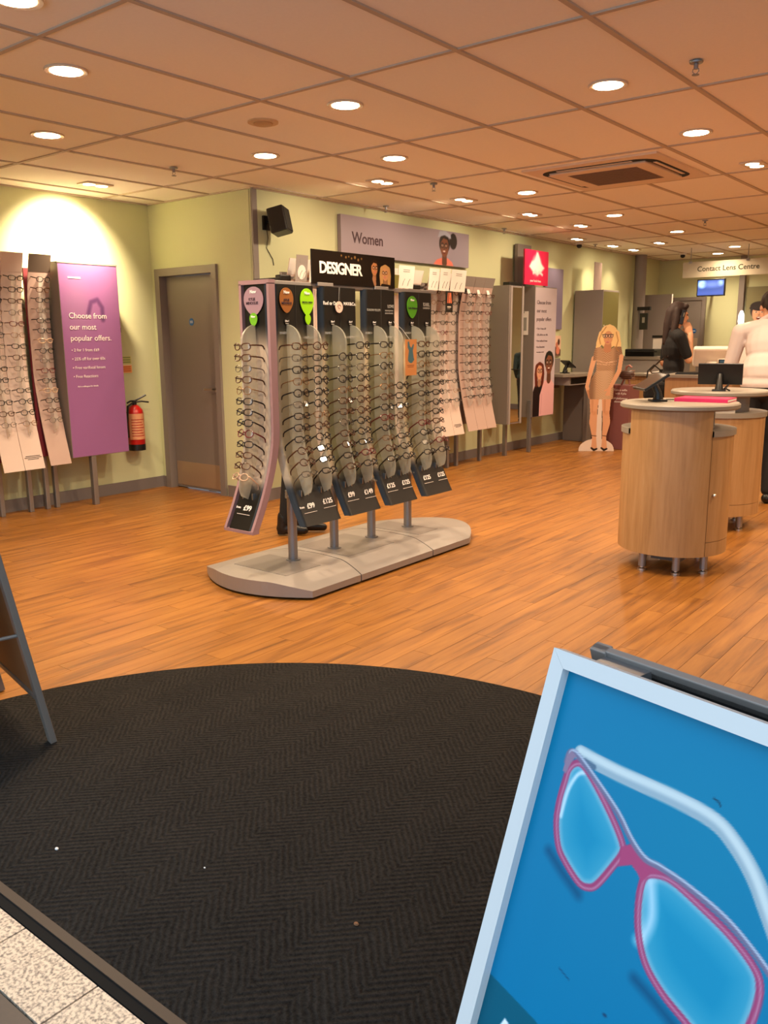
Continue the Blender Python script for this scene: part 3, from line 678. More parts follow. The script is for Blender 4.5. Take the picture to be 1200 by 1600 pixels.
# header board
hb = bpy.data.objects.new('header_board', None); hb.location = (gl(0, 3.545)[0], -.055, 1.655); link(hb, GO)
cv = Cv(.75, .185, .0015, (.085, .06, .045))
cv.mix(np.clip(.5-abs(cv.Y-.1)/.2, 0, 1)*.25*(cv.X < .5), (.25, .17, .1))
for a, b, r in ((.2, .165, .006), (.24, .158, .007), (.265, .163, .005), (.29, .155, .006), (.32, .162, .009), (.35, .15, .008), (.38, .158, .006)): cv.ell(a+.05, b, r, r, (.45, .33, .18), soft=.006)
cv.face(.55, .11, .042, (.66, .44, .28), (.14, .08, .05), (.05, .04, .04), smile=0, turn=.15); cv.poly([(.48, 0), (.5, .04), (.545, .05), (.6, .03), (.61, 0)], (.1, .07, .06)); cv.limb([(.545, .05), (.555, .02)], [.016, .012], (.6, .42, .3))
cv.face(.655, .085, .044, (.74, .53, .36), (.72, .55, .34), (.08, .05, .04), long=.7, smile=0, turn=-.1); cv.poly([(.6, 0), (.62, .025), (.7, .02), (.73, 0)], (.12, .09, .07))
obj('printed_face', cv.mesh(PRINT_GLOSS), hb, (0, -.0045, 0)); bx('board', M_BLACKM, hb, 0, .75, -.004, .004, 0, .185)
text('DESIGNER', .088, M_INK_W, hb, .245, -.0055, .088, bold=.0026, space=.9)
for x in (.04, .55): bx('holder', M_SILVER, hb, x, x+.13, -.01, .01, -.012, .008, .002)

# orange swing ticket hung on the third panel
cv = Cv(.115, .22, .002, (.72, .48, .28)); tl = (.24, .38, .42)
cv.limb([(.03, .2), (.034, .175), (.055, .15)], [.008, .012, .016], tl); cv.limb([(.08, .185), (.07, .165), (.055, .15)], [.006, .01, .014], tl); cv.limb([(.055, .15), (.055, .105)], [.02, .03], tl); cv.limb([(.05, .11), (.035, .095)], [.014, .01], tl); cv.limb([(.062, .11), (.08, .098)], [.012, .009], tl)
for z, w in ((.062, .07), (.052, .06)): cv.line([(.0525-w/2, z), (.0525+w/2, z)], .004, (.45, .25, .14))
ot = thing('swing_ticket', 'orange swing ticket with a blue figure, hung over the third gondola panel', 'sign', (-3.38+.07+.13, 4.215, 1.125), PI/2)
obj('printed_face', cv.mesh(PRINT), ot, (0, -.002, 0)); bx('card', mat('card_orange', rgb(206, 134, 78), .6), ot, 0, .115, -.0015, .0015, 0, .22)
MB().tube([(.05, 0, .215), (.05, .06, .28), (.05, .13, .33)], .0015, 5).build('string', M_INK_G, ot)

# ------------------------------------------------------------------ wall display units (S-curved strips with spectacles)
def sprof(z, zt, zb):
    """how far an S-curved strip stands out: lip at the top, hollow, kick at the foot"""
    t = (z-zb)/(zt-zb); return .09*max(0, (t-.72)/.28)**1.5+.14*max(0, (.45-t)/.45)**1.4
def wall_unit(name, label, X, Ystart, ncol, wcol, zt, zb, tint, back, gap=.004, n=12, cname='', group='', foot_text=False, fill=True, head=None, heads=True, grp2=None, cap=.1, tagged=False, post=True):
    """X = front of the strips' hollow; strips face +X"""
    t = thing(name, label, 'display stand', (X, Ystart, 0), PI/2, grp2); w = ncol*wcol
    dpt = X-(XM if X > -6 else XL)
    bx('backing_panel', back, t, 0, w, .012, .03, zb+.06, zt-.1)
    if post:
        for x in (.05, w-.05): bx('support_post', M_STEEL, t, x-.018, x+.018, .03, .07, 0, zt-.2, .004); bx('wall_bracket', M_STEEL, t, x-.01, x+.01, .07, dpt-.001, zt-.4, zt-.36)
    FDp = .07
    for c in range(ncol):
        x0, x1 = c*wcol+gap/2, (c+1)*wcol-gap/2; N = 26; m = MB(); V = []; F = []
        for k in range(N+1):
            z = zb+(zt-zb)*k/N; y = -sprof(z, zt, zb); V += [(x0, y, z), (x1, y, z), (x1, y+.006, z), (x0, y+.006, z)]
        for k in range(N):
            a = 4*k; F += [(a, a+1, a+5, a+4), (a+2, a+3, a+7, a+6), (a+1, a+2, a+6, a+5), (a+3, a, a+4, a+7)]
        F += [(3, 2, 1, 0), (4*N, 4*N+1, 4*N+2, 4*N+3)]
        sp = m.add(V, F).build('display_strip', tint, t)
        xc = (x0+x1)/2
        # frosted fin
        P = []; zu, zd = zt-.16, zb+.27
        for k in range(7): a = PI/2*k/6; z = zu-.08+.08*math.cos(a); P.append((-sprof(z, zt, zb)-FDp*math.sin(a), z))
        for z in np.linspace(zu-.12, zd+.1, 14): P.append((-sprof(z, zt, zb)-FDp, z))
        for q in np.linspace(.2, 1, 6): z = zd+.1-.12*q; P.append((-sprof(z, zt, zb)-FDp*math.sqrt(max(0, 1-q**2)), z))
        V = []; F = []
        for s in (-.002, .002): V += [(xc+s, y, z) for y, z in P]+[(xc+s, -sprof(z, zt, zb), z) for y, z in P]
        q = len(P)
        for i in range(q-1): F += [(i, i+1, q+i+1, q+i), (2*q+i, 3*q+i, 3*q+i+1, 2*q+i+1), (i, 2*q+i, 2*q+i+1, i+1)]
        V += [(xc-.016, y-.001, z) for y, z in P[6:-2]]+[(xc+.016, y-.001, z) for y, z in P[6:-2]]; q2 = len(P[6:-2])
        for i in range(q2-1): F.append((4*q+i, 4*q+q2+i, 4*q+q2+i+1, 4*q+i+1))
        MB().add(V, F).build('frosted_fin', M_FROSTW, sp)
        if heads:
            z = zt-.155; MB().prism([(.026*math.cos(a), .05*math.sin(a)) for a in np.linspace(0, 2*PI, 25)[:-1]], 0, .003, Matrix.Translation((xc, -sprof(z, zt, zb)-.012, z)) @ Matrix.Rotation(PI/2-.25, 4, 'X')).build('oval_tag', M_WHITE, sp)
        if cap: 
            m2 = MB(); z0 = zt-cap; y0, y1 = -sprof(z0, zt, zb)-.0015, -sprof(zt, zt, zb)-.0015
            m2.add([(x0, y0, z0), (x1, y0, z0), (x1, y1, zt), (x0, y1, zt), (x0, y0+.001, z0), (x1, y0+.001, z0), (x1, y1+.001, zt), (x0, y1+.001, zt)], [(0, 1, 2, 3), (7, 6, 5, 4), (0, 4, 5, 1), (1, 5, 6, 2), (2, 6, 7, 3), (3, 7, 4, 0)]).build('header_card', head or M_GREYL, sp)
        if foot_text and c == foot_text-1:
            z = zb+.085; sl = -math.atan2(sprof(z-.03, zt, zb)-sprof(z+.03, zt, zb), .06)
            for d, ww in ((.018, .12), (.006, .14), (-.006, .09)):
                MB().box(-ww/2, ww/2, -.001, .001, -.0022, .0022).build('text_line', M_INK_K, sp, ((xc if ncol > 1 else xc), -sprof(z+d, zt, zb)-.001, z+d), (sl, 0, 0))
        if fill:
            bpy.context.view_layer.update()
            for k in range(n):
                z = zu-.03-(zu-.03-zd-.09)*k/(n-1); st, cc = pick(k); tilt = math.atan2(sprof(z-.03, zt, zb)-sprof(z+.03, zt, zb), .06)
                M = t.matrix_world @ Matrix.Translation((xc, -sprof(z, zt, zb)-FDp-.005, z)) @ Matrix.Rotation(-tilt*.9, 4, 'X') @ Matrix.Rotation(random.uniform(-.04, .04), 4, 'Z') @ Matrix.Scale(.95, 4)
                cn = ('left', 'middle', 'right')[c] if ncol == 3 else ('left', 'right')[c] if ncol == 2 else 'single'
                glasses(M, st, cc, f'{cc} {KIND[st]} glasses, {ORD[k]} from top, {cn} column, {cname}', group, tagged)
    return t
PINK = mat('blush_board', rgb(186, 160, 150), .5); PINKL = mat('blush_white_board', rgb(212, 192, 182), .5); M_RASP = mat('raspberry_panel', rgb(136, 52, 62), .55)
wall_unit('wall_display', 'blush three-column eyewear display with white oval tags, beside the wall mirror', -4.96, 7.49, 3, .19, 1.97, .385, PINK, M_GREYL, cname='blush wall display', group='glasses on the blush wall display', n=13, head=M_GREY, grp2=None)
wall_unit('wall_display', 'pinkish-white eyewear display with a white foot card, right behind the gondola end', -4.96, 6.86, 3, .185, 1.98, .37, PINKL, M_GREYL, cname='wall display behind gondola', group='glasses on the pinkish-white wall display', foot_text=3, heads=False, head=M_WHITE, cap=.12)
wall_unit('wall_display', 'pale eyewear display on the long wall hidden behind the gondola, below the header board', -4.96, 6.2, 3, .185, 1.98, .37, PINKL, M_GREYL, fill=False, heads=False, head=M_WHITE, cap=.12)
wall_unit('wall_display', 'pale eyewear display on the long wall hidden behind the first gondola panels', -4.96, 4.95, 3, .185, 1.98, .37, PINKL, M_GREYL, fill=False, heads=False, head=M_WHITE, cap=.12)
tag(bx('divider_panel', M_RASP, None, -5.19, -5.0, 7.425, 7.478, .5, 1.88), 'raspberry upright panel between the two blush wall displays', 'panel')
# top cards over the hidden displays
def top_card(X, Y0_, w, z0, h, label, m=M_WHITE, pic=0, tilt=-.12):
    t = thing('top_card', label, 'card', (X, Y0_, z0), PI/2, 'show cards along the top of the wall displays'); c = bx('card', m, t, 0, w, -.002, .002, 0, h, rot=(tilt*-1, 0, 0))
    if pic == 1: MB().prism([(w/2+.045*math.cos(a), h*.35+.055*math.sin(a)) for a in np.linspace(0, 2*PI, 21)[:-1]], 0, .002, Matrix.Translation((0, -.0025, 0)) @ Matrix.Rotation(PI/2, 4, 'X')).build('oval_print', M_WHITE, c)
    if pic:
        for q in (.3, .62): MB().tube([(w*q, -.004, h*.12), (w*q+.012, -.004, h*.3), (w*q+.03, -.004, h*.42)], .003, 5).build('printed_stroke', M_INK_G, c)
        for k in (.8, .72): MB().box(w*.3, w*.7, -.0035, -.0025, h*k, h*k+.006).build('printed_line', M_INK_G, c)
    bx('card_clip', M_STEEL, t, w/2-.015, w/2+.015, 0, .17, .02, .04)
    return t
top_card(-4.8, 4.93, .13, 1.80, .2, 'grey show card with a white oval above the first gondola panel', M_GREYL, 1)
top_card(-4.8, 5.09, .15, 1.80, .2, 'white show card left of the designer header board', M_WHITE, 2)
top_card(-4.8, 6.24, .24, 1.80, .2, 'white show card just right of the designer header board', M_WHITE, 2)
top_card(-4.8, 6.72, .16, 1.80, .2, 'white show card, third from the right under the women sign', M_WHITE, 2)
top_card(-4.8, 6.9, .17, 1.80, .21, 'white show card, second from the right under the women sign', M_WHITE, 2)
top_card(-4.8, 7.09, .26, 1.80, .21, 'white show card furthest right under the women sign', M_WHITE, 2)
top_card(-4.78, 6.05, .17, 1.74, .17, 'olive glossy box lid showing right of the header board', mat('olive_card', rgb(120, 116, 62), .3), 0)
for k, y in enumerate((6.53, 7.33, 4.80)):
    t = thing('dark_bracket', ('dark gripper clip between the white show cards', 'dark gripper clip right of the last white show card', 'dark bracket at the left end of the wall display tops')[k], 'bracket', (-4.86, y, 1.80), PI/2, 'dark brackets on top of the wall displays')
    MB().box(0, .12, -.03, .03, .0, .045, bev=.008).build('body', M_BLACK, t); MB().box(.05, .07, -.0, .33, .01, .03).build('arm', M_BLACK, t)  # unlit black bracket body with its arm
# small black leaflet on the display
cv = Cv(.12, .2, .003, (.06, .05, .045))
for a, b in ((.03, .05), (.05, .075), (.085, .07), (.065, .09), (.1, .095)): cv.line([(a, .09), (b-.01, .18)], .011, (.86, .45, .3))
cv.line([(.03, .05), (.085, .05)], .012, (.85, .8, .75)); cv.line([(.03, .033), (.075, .033)], .005, (.7, .66, .6))
t = thing('leaflet', 'black leaflet with coral strokes on the wall display behind the gondola', 'leaflet', (-4.78, 6.99, 1.60), PI/2); obj('printed_face', cv.mesh(PRINT), t, (0, -.0025, 0)); bx('card', M_BLACK, t, 0, .12, -.002, .002, 0, .2); MB().tube([(.06, .002, .19), (.06, .1, .16)], .002, 5).build('hook', M_STEEL, t)
# left wall
wall_unit('wall_display', 'pink two-column eyewear display cut by the left picture edge', -6.36, 3.17, 2, .17, 2.01, .37, PINKL, M_RASP, cname='left edge wall display', group='glasses on the left edge display', n=14, heads=False, head=PINKL, foot_text=2, cap=.14)
wall_unit('wall_display', 'narrow single-column eyewear display with dark top beside the purple panel', -6.36, 3.555, 1, .185, 2.01, .38, PINK, M_RASP, cname='narrow left wall display', group='glasses on the narrow left display', n=15, heads=False, head=mat('dark_taupe', rgb(88, 76, 66), .5), cap=.13)

# ------------------------------------------------------------------ signs and boxes along the walls
W90 = PI/2
def print_board(name, label, cat, cv, loc, rz, thick, side, m=PRINT, group=None):
    t = thing(name, label, cat, loc, rz, group); obj('printed_face', cv.mesh(m), t, (0, -.001, 0)); bx('board', side, t, 0, cv.w, 0, thick, 0, cv.h, .002); return t
cv = Cv(2.08, .345, .008, (.60, .55, .60)); cv.mix(np.clip((cv.X-1.2)/.9, 0, 1)*.35*np.clip(1-abs(cv.X-1.75)/.5, 0, 1), (.35, .36, .46))
cv.poly([(1.42, 0), (1.48, .05), (1.58, .075), (1.68, .075), (1.76, .04), (1.79, 0)], (.88, .45, .38)); cv.ell(1.78, .25, .07, .08, (.10, .07, .07))
cv.face(1.62, .185, .105, (.42, .24, .15), (.10, .07, .07), (.06, .05, .05), smile=2, turn=-.05); cv.poly([(1.5, .27), (1.53, .335), (1.64, .345), (1.73, .31), (1.74, .27), (1.62, .3)], (.62, .64, .72), soft=.01)
sgn = print_board('wall_sign', 'long lilac sign reading Women with a laughing woman in glasses', 'sign', cv, (XM+.045, 5.89, 2.09), W90, .04, mat('lilac_edge', rgb(140, 124, 130), .5))
text('Women', .135, M_INK_P, sgn, .375, -.0025, .155, bold=.0025)
bx('wall_batten', M_GREY, sgn, .1, 1.98, .039, .045, .1, .25)
# purple offers box on the left wall
cv = Cv(.53, 1.53, .006, (.57, .38, .58)); cv.mix(np.clip((cv.Y-.9)/.8, 0, 1)*.25, (.53, .38, .56)); cv.ell(.14, 1.2, .12, .2, (.58, .44, .58), soft=.12, a=.5); cv.line([(.24, 1.15), (.27, 1.24), (.33, 1.26), (.37, 1.2), (.37, 1.1)], .035, (.39, .25, .43), soft=.02)
pb = thing('offer_box', 'tall purple poster box of popular offers standing out from the left wall', 'display box', (-6.235, 3.765, .42), W90)
obj('printed_face', cv.mesh(PRINT_GLOSS), pb, (0, -.0015, 0)); bx('box_body', M_GREYD, pb, -.004, .534, 0, .3, -.004, 1.534, .002); bx('top_trim', M_GREY, pb, -.006, .536, -.004, .3, 1.534, 1.545)
for k, l in enumerate(('Choose from', 'our most', 'popular offers.')): text(l, .064, M_INK_W, pb, .06, -.003, 1.13-.088*k, align='LEFT', bold=-.0002)
for k, l in enumerate(('• 2 for 1 from £69', '• 25% off for over 60s', '• Free varifocal lenses', '• Free Reactions')): text(l, .034, M_INK_W, pb, .06, -.003, .86-.07*k, align='LEFT', bold=-.0002)
text('Ask a colleague for details', .018, M_INK_W, pb, .09, -.003, .57, align='LEFT'); bx('white_bar', M_INK_W, pb, .08, .19, -.0035, -.0022, 1.42, 1.432)  # plus a thin white bar near the top of the printed face
bx('magnet_catch', M_BLACK, pb, .534, .55, .02, .05, 1.0, 1.04); bx('support_post', M_STEEL, pb, .17, .215, .005, .05, -.42, -.004, .004)
# extinguisher and its signs
ex = thing('fire_extinguisher', 'red fire extinguisher with black handle hung beside the purple box', 'fire extinguisher', (-6.465, 4.545, .385), W90)
MB().lathe([(0, 0), (.072, 0), (.075, .01), (.075, .32), (.068, .36), (.04, .395), (.022, .405), (0, .405)], 24).build('cylinder', M_RED, ex); MB().lathe([(.0755, .0), (.0765, .03), (.0755, .055)], 24).build('base_ring', M_BLACK, ex)
lb = MB().lathe([(.0765, .1), (.0765, .33)], 16, a0=-PI*.95, a1=-PI*.25).build('label', mat('label_cream', rgb(214, 150, 110), .5), ex)
for k in range(7): MB().lathe([(.0775, .13+.024*k), (.0775, .137+.024*k)], 12, a0=-PI*.85, a1=-PI*(.35+.05*(k % 3))).build('label_line', mat('label_red', rgb(170, 50, 40), .5), lb)
MB().lathe([(0, .4), (.02, .4), (.02, .44), (0, .44)], 12).tube([(0, -.01, .44), (.03, -.03, .46), (.09, -.05, .49)], .009, 6).tube([(-.0, -.01, .43), (.05, -.04, .435), (.11, -.06, .425)], .008, 6).tube([(0, 0, .44), (-.04, 0, .44), (-.075, 0, .425)], .008, 6).build('handle', M_BLACK, ex)
MB().tube([(-.02, -.02, .43), (-.09, -.03, .40), (-.1, -.02, .25), (-.09, -.01, .12)], .009, 8).build('hose', M_BLACK, ex); MB().box(-.03, .03, .06, .085, .2, .34).build('wall_bracket', M_BLACK, ex)
cv = Cv(.11, .15, .004, (.93, .9, .82)); cv.poly([(0, .075), (0, .15), (.11, .15), (.11, .075)], (.78, .78, .52)); cv.poly([(.0, 0), (0, .068), (.11, .068), (.11, 0)], (.92, .66, .40))
for z in (.135, .115, .095): cv.line([(.02, z), (.095, z)], .007, (.35, .45, .2))
for z in (.052, .035, .018): cv.line([(.02, z), (.095, z)], .007, (.7, .2, .1))
cv.line([(.012, .02), (.012, .06)], .014, (.75, .1, .08)); cv.line([(.012, .09), (.012, .14)], .014, (.75, .1, .08))
print_board('safety_sign', 'small yellow and orange safety notice above the fire extinguisher', 'sign', cv, (XL+.006, 4.49, 1.07), W90, .005, M_WHITE)
# speaker
spk = thing('wall_speaker', 'black loudspeaker on a bracket above the first wall displays', 'speaker', (XM, 5.03, 2.28), W90)
Rs = Matrix.Translation((.0, -.15, 0)) @ Matrix.Rotation(-.25, 4, 'X') @ Matrix.Rotation(.45, 4, 'Z')
MB().box(-.08, .08, -.07, .07, -.1, .1, Rs, bev=.012).build('cabinet', M_BLACK, spk); MB().box(-.068, .068, -.0735, -.069, -.088, .088, Rs).build('grille', M_BLACKM, spk)
MB().box(-.05, .03, -.02, -.0, -.06, .05).tube([(-.01, -.01, 0), (0, -.12, 0)], .015, 8).build('bracket', M_BLACK, spk); MB().tube([(-.01, -.008, -.05), (.0, -.01, -.12), (-.015, -.006, -.2), (.05, -.006, -.28), (.06, -.006, -.33)], .003, 5).build('cable', M_BLACKM, spk)

# mirror box
mb = thing('mirror_box', 'tall grey box with a narrow full-length mirror on its front', 'mirror', (-4.88, 8.40, .38), W90-.08)
bx('box_body', M_GREY, mb, 0, .26, 0, .25, 0, 1.535, .003); bx('mirror_pane', M_MIRROR, mb, .035, .225, -.004, -.0005, .02, 1.515); MB().box(.0, .035, -.008, 0, 0, 1.535).box(.225, .26, -.008, 0, 0, 1.535).build('mirror_edge', M_GREYL, mb)
bx('side_panel', M_GREY, mb, -.02, -.002, -.002, .31, .0, 1.54); bx('support_post', M_STEEL, mb, .1, .14, .1, .14, -.38, 0)
bx('top_lamp', M_BLACK, mb, -.0, .25, .02, .1, 1.54, 1.575)
# grey offers box with two people printed
cv = Cv(.53, 1.5, .006, (.74, .69, .72)); cv.mix(np.clip((.8-cv.Y)/.8, 0, 1)*.3, (.66, .58, .62))
cv.poly([(0, 0), (0, .3), (.08, .42), (.2, .42), (.26, .3), (.26, 0)], (.11, .08, .09)); cv.face(.15, .53, .095, (.80, .58, .46), (.36, .13, .09), (.07, .05, .05), long=.6, smile=1, turn=.1)
cv.poly([(.16, 0), (.17, .25), (.27, .42), (.45, .43), (.53, .36), (.53, 0)], (.86, .66, .68)); cv.line([(.2, .02), (.22, .26)], .012, (.75, .55, .58)); cv.face(.385, .62, .125, (.46, .27, .19), (.08, .06, .06), (.07, .05, .05), smile=2, turn=-.05)
ob = thing('offer_box', 'tall grey poster box of popular offers with a printed couple, under the pink sign', 'display box', (-4.88, 8.97, .42), W90)
obj('printed_face', cv.mesh(PRINT_GLOSS), ob, (0, -.0015, 0)); bx('box_body', M_GREYD, ob, -.004, .534, 0, .26, -.004, 1.51, .002); bx('support_post', M_STEEL, ob, -.02, .02, .015, .06, -.42, .2, .004)
for k, l in enumerate(('Choose from', 'our most', 'popular offers')): text(l, .064, M_INK_P, ob, .04, -.003, 1.33-.095*k, align='LEFT', bold=-.0002)
for k, l in enumerate(('• 2 for 1 from £69', '• 25% off for over 60s', '• Free varifocal lenses', '• Free Reactions')): text(l, .032, M_INK_P, ob, .04, -.003, 1.03-.07*k, align='LEFT', bold=-.0002)
text('Ask a colleague for details', .017, M_INK_P, ob, .06, -.003, .76, align='LEFT')
t = thing('leaflet_pocket', 'white card fixed to the near side of the grey offers box', 'card', (-5.09, 8.962, 1.38), 0); bx('card', M_WHITE, t, 0, .13, -.002, .002, 0, .27); bx('card_print', M_INK_G, t, .02, .11, -.003, -.002, .05, .2)
bx('clip', M_STEEL, t, .05, .08, -.004, .006, .25, .275)
# pink sign on top
cv = Cv(.56, .385, .006, (.86, .13, .32)); cv.poly([(.1, .2), (.16, .26), (.24, .27), (.27, .37), (.31, .365), (.38, .25), (.47, .2), (.4, .15), (.3, .12), (.2, .14)], (1, .93, .9), soft=.03); cv.ell(.28, .22, .1, .1, (1, .97, .93), soft=.08); cv.line([(.2, .13), (.25, .16), (.3, .12), (.34, .15), (.42, .12)], .03, (.98, .85, .85), soft=.02)
ps = print_board('box_sign', 'bright pink sign with a white splash on top of the grey offers box', 'sign', cv, (-4.9, 8.74, 1.945), W90, .02, mat('pink_edge', rgb(190, 40, 80), .5), PRINT_GLOSS)
text('your looks here', .04, M_INK_W, ps, .26, -.002, .045, bold=.0003); bx('sign_stay', M_STEEL, ps, .25, .28, .02, .12, -.05, .1)
# panels on the wall beyond
def poster_panel(label, y0, z0, w, h, colr, lines, size, x=XM+.03, ink=M_INK_W, thick=.03, zl=.8):
    cv = Cv(w, h, .02, colr); t = print_board('wall_poster', label, 'poster', cv, (x, y0, z0), W90, thick, M_GREYD)
    for k, l in enumerate(lines): text(l, size, ink, t, .04, -.003, h*zl-size*1.4*k, align='LEFT')
    return t
poster_panel('blue-grey poster on the long wall behind the pink sign', 9.75, 1.45, .48, .75, (.50, .46, .56), ('children', 'from a', 'pair'), .085, zl=.6)
cv = Cv(.28, .26, .01, (.9, .76, .66)); cv.poly([(0, 0), (0, .1), (.1, .13), (.28, .08), (.28, 0)], (.35, .25, .2)); cv.ell(.07, .17, .04, .06, (.35, .12, .08)); cv.ell(.17, .14, .03, .04, (.75, .45, .35)); cv.ell(.22, .18, .03, .04, (.3, .16, .1)); cv.poly([(.02, .02), (.05, .12), (.12, .1), (.12, .0)], (.7, .2, .2)); cv.ell(.2, .07, .05, .05, (.85, .5, .4))
print_board('wall_photo', 'small family photograph on the wall below the blue-grey poster', 'picture', cv, (XM+.02, 9.96, 1.11), W90, .02, M_WHITE)
tag(bx('grey_panel', M_GREY, None, XM+.001, XM+.02, 9.97, 10.24, .7, 1.08), 'grey backing board under the family photograph', 'panel')
tag(bx('grey_panel', M_GREYD, None, -5.17, -5.13, 8.98, 9.30, 1.95, 2.42), 'dark grey board on the wall behind the pink sign', 'panel'); bx('panel_bracket', M_GREYD, bpy.data.objects['grey_panel.001'], XM-.001, -5.17, 9.05, 9.2, 2.1, 2.2)
# desk
dk = thing('wall_desk', 'grey wall desk with a dark drawer recess beside the blonde cutout', 'desk', (-5.18, 9.62, 0), 0)
top = MB().prism([(0, 0), (.36, 0), (.46, .12), (.46, .66), (.40, .80), (0, .80)], .865, .9).build('desk_top', M_TOPG, dk); MB().box(.05, .4, .1, .7, .76, .865).build('drawer_case', M_GREYL, dk); bx('recess_shade', M_BLACKM, dk, .4, .403, .14, .6, .775, .85)  # matt black sheet on the case face stands for the recess's shade
bx('desk_leg', M_GREYD, dk, .36, .42, .60, .74, 0, .865, .004); bx('desk_side', M_GREYD, dk, .02, .36, .72, .74, 0, .865)
def tablet(loc, rz, label, tilt=.45, w=.2, h=.15, cable=True):
    t = thing('tablet_stand', label, 'tablet', loc, rz); M = Matrix.Translation((0, 0, .115)) @ Matrix.Rotation(-tilt, 4, 'X')
    MB().box(-w/2, w/2, -.008, .008, -h/2, h/2, M, bev=.004).build('case', M_BLACK, t); MB().box(-w/2+.01, w/2-.01, -.0088, -.0082, -h/2+.01, h/2-.01, M).build('screen', mat('screen_off', rgb(46, 40, 36), .12), t)
    MB().tube([(0, .05, .004), (0, .045, .05), (0, .012, .11)], [.03, .022, .02], 10).box(-.045, .045, .0, .09, 0, .012, bev=.004).build('stand_foot', M_BLACK, t)
    MB().tube([(-.03, .03, .01), (-.06, .05, .045), (-.045, .08, .02), (-.07, .06, .005)], .006, 6).build('strap', M_BLACK, t); return t
tablet((-4.93, 9.97, .9), 2.6, 'small black tablet on a stand on the wall desk', .9, .2, .14)
MBc = MB().tube([(-5.17, 9.55, .7), (-5.12, 9.72, .55), (-5.12, 9.85, .5), (-5.13, 9.82, .42), (-5.15, 9.65, .45), (-5.17, 9.55, .55)], .004, 5).build('power_cable', M_BLACKM); tag(MBc, 'loop of thin black cable hanging under the wall desk', 'cable')
# tall cabinet
cb = thing('tall_cabinet', 'tall grey cabinet with a green poster front behind the blonde cutout', 'cabinet', (-4.78, 10.6, .45), W90)
bx('box_body', M_GREYL, cb, 0, .5, 0, .4, 0, 1.5, .003); cv = Cv(.48, 1.46, .02, (.46, .44, .22)); obj('printed_face', cv.mesh(PRINT), cb, (.01, -.002, .02)); text("There's more\nto see", .06, M_INK_W, cb, .03, -.004, 1.0, align='LEFT'); bx('plinth', M_GREYD, cb, .04, .46, .05, .38, -.45, 0)
cv = Cv(.22, .36, .01, (.62, .54, .50)); cv.mix(np.clip(cv.Y/.36, 0, 1)*.3, (.5, .44, .42)); t = print_board('show_card', 'small greyish card standing on top of the tall cabinet', 'card', cv, (-4.95, 10.68, 1.95), W90, .01, M_WHITE)
bx('card_foot', M_WHITE, t, .05, .17, .01, .08, 0, .01)
# cutout
D = 963.; bxx = lambda x: (x-590)/D+.26; bz = lambda y: (1480-y)/D
cv = Cv(.50, 1.51, .004, (.95, .88, .82)); P_ = lambda *q: [(bxx(x), bz(y)) for x, y in q]; R__ = lambda *r: [a/D for a in r]
SK, SKD, HR = (.92, .70, .54), (.80, .56, .40), (.98, .84, .58)
white = (.96, .90, .85)
arc = [(340, 1480)]+[(545+205*math.cos(a), 1470-135*math.sin(a)) for a in np.linspace(PI, 0, 15)]+[(750, 1480)]; cv.poly(P_(*arc), white); cv.poly(P_((553, 870), (592, 870), (604, 1345), (530, 1345)), white)
cv.limb(P_((480, 420), (440, 600), (412, 735), (448, 860)), R__(30, 25, 21, 16), SK)
for q in ((452, 868), (440, 862), (462, 862)): cv.limb(P_((425, 790), q), R__(14, 8), SKD)
for xa, xb, xc, xd in ((500, 500, 497, 515), (640, 640, 650, 630)):
    cv.limb(P_((xa, 870), (xb, 1040), (xc, 1150), (xd, 1310), (xd+5, 1400)), R__(54, 40, 44, 24, 28), SK); cv.limb(P_((xa-20, 900), (xb-18, 1030)), R__(14, 10), SKD, a=.5); cv.ell(bxx(xb+5), bz(1040), .03, .025, (.88, .62, .45), soft=.02, a=.6)
    cv.limb(P_((xd+3, 1380), (xd+5, 1440)), R__(26, 34), SK); cv.limb(P_((xd-25, 1445), (xd+5, 1468), (xd+35, 1455)), R__(10, 12, 10), (.12, .08, .07)); cv.line(P_((xd-25, 1300), (xd+25, 1305)), .008, (.3, .2, .15))
cv.limb(P_((640, 60), (560, 150), (530, 250), (515, 290)), R__(20, 40, 34, 22), HR); cv.limb(P_((640, 60), (710, 150), (735, 260), (745, 350)), R__(20, 45, 42, 26), HR); cv.ell(bxx(635), bz(130), .095, .088, HR); cv.ell(bxx(635), bz(235), .09, .07, HR)
dress = P_((475, 345), (490, 305), (545, 290), (600, 330), (665, 322), (700, 290), (780, 290), (803, 400), (755, 402), (742, 470), (722, 570), (712, 700), (716, 882), (450, 882), (436, 790), (455, 660), (508, 560), (508, 440), (470, 442))
cv.poly(dress, (.66, .48, .33)); I = cv.inside(dress)
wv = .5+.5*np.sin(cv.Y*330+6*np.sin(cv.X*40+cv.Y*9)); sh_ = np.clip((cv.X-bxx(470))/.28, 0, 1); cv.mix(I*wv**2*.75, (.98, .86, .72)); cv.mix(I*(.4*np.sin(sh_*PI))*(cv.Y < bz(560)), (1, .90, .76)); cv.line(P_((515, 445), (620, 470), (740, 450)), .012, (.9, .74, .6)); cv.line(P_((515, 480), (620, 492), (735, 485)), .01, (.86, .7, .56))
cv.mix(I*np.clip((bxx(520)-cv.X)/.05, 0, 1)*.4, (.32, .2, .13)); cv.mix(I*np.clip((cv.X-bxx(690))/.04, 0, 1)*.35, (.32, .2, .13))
cv.limb(P_((785, 400), (768, 560), (700, 700), (660, 775)), R__(26, 25, 22, 16), SK)
for q in ((630, 835), (650, 838), (668, 835), (615, 785)): cv.limb(P_((668, 765), q), R__(14, 8), SK)
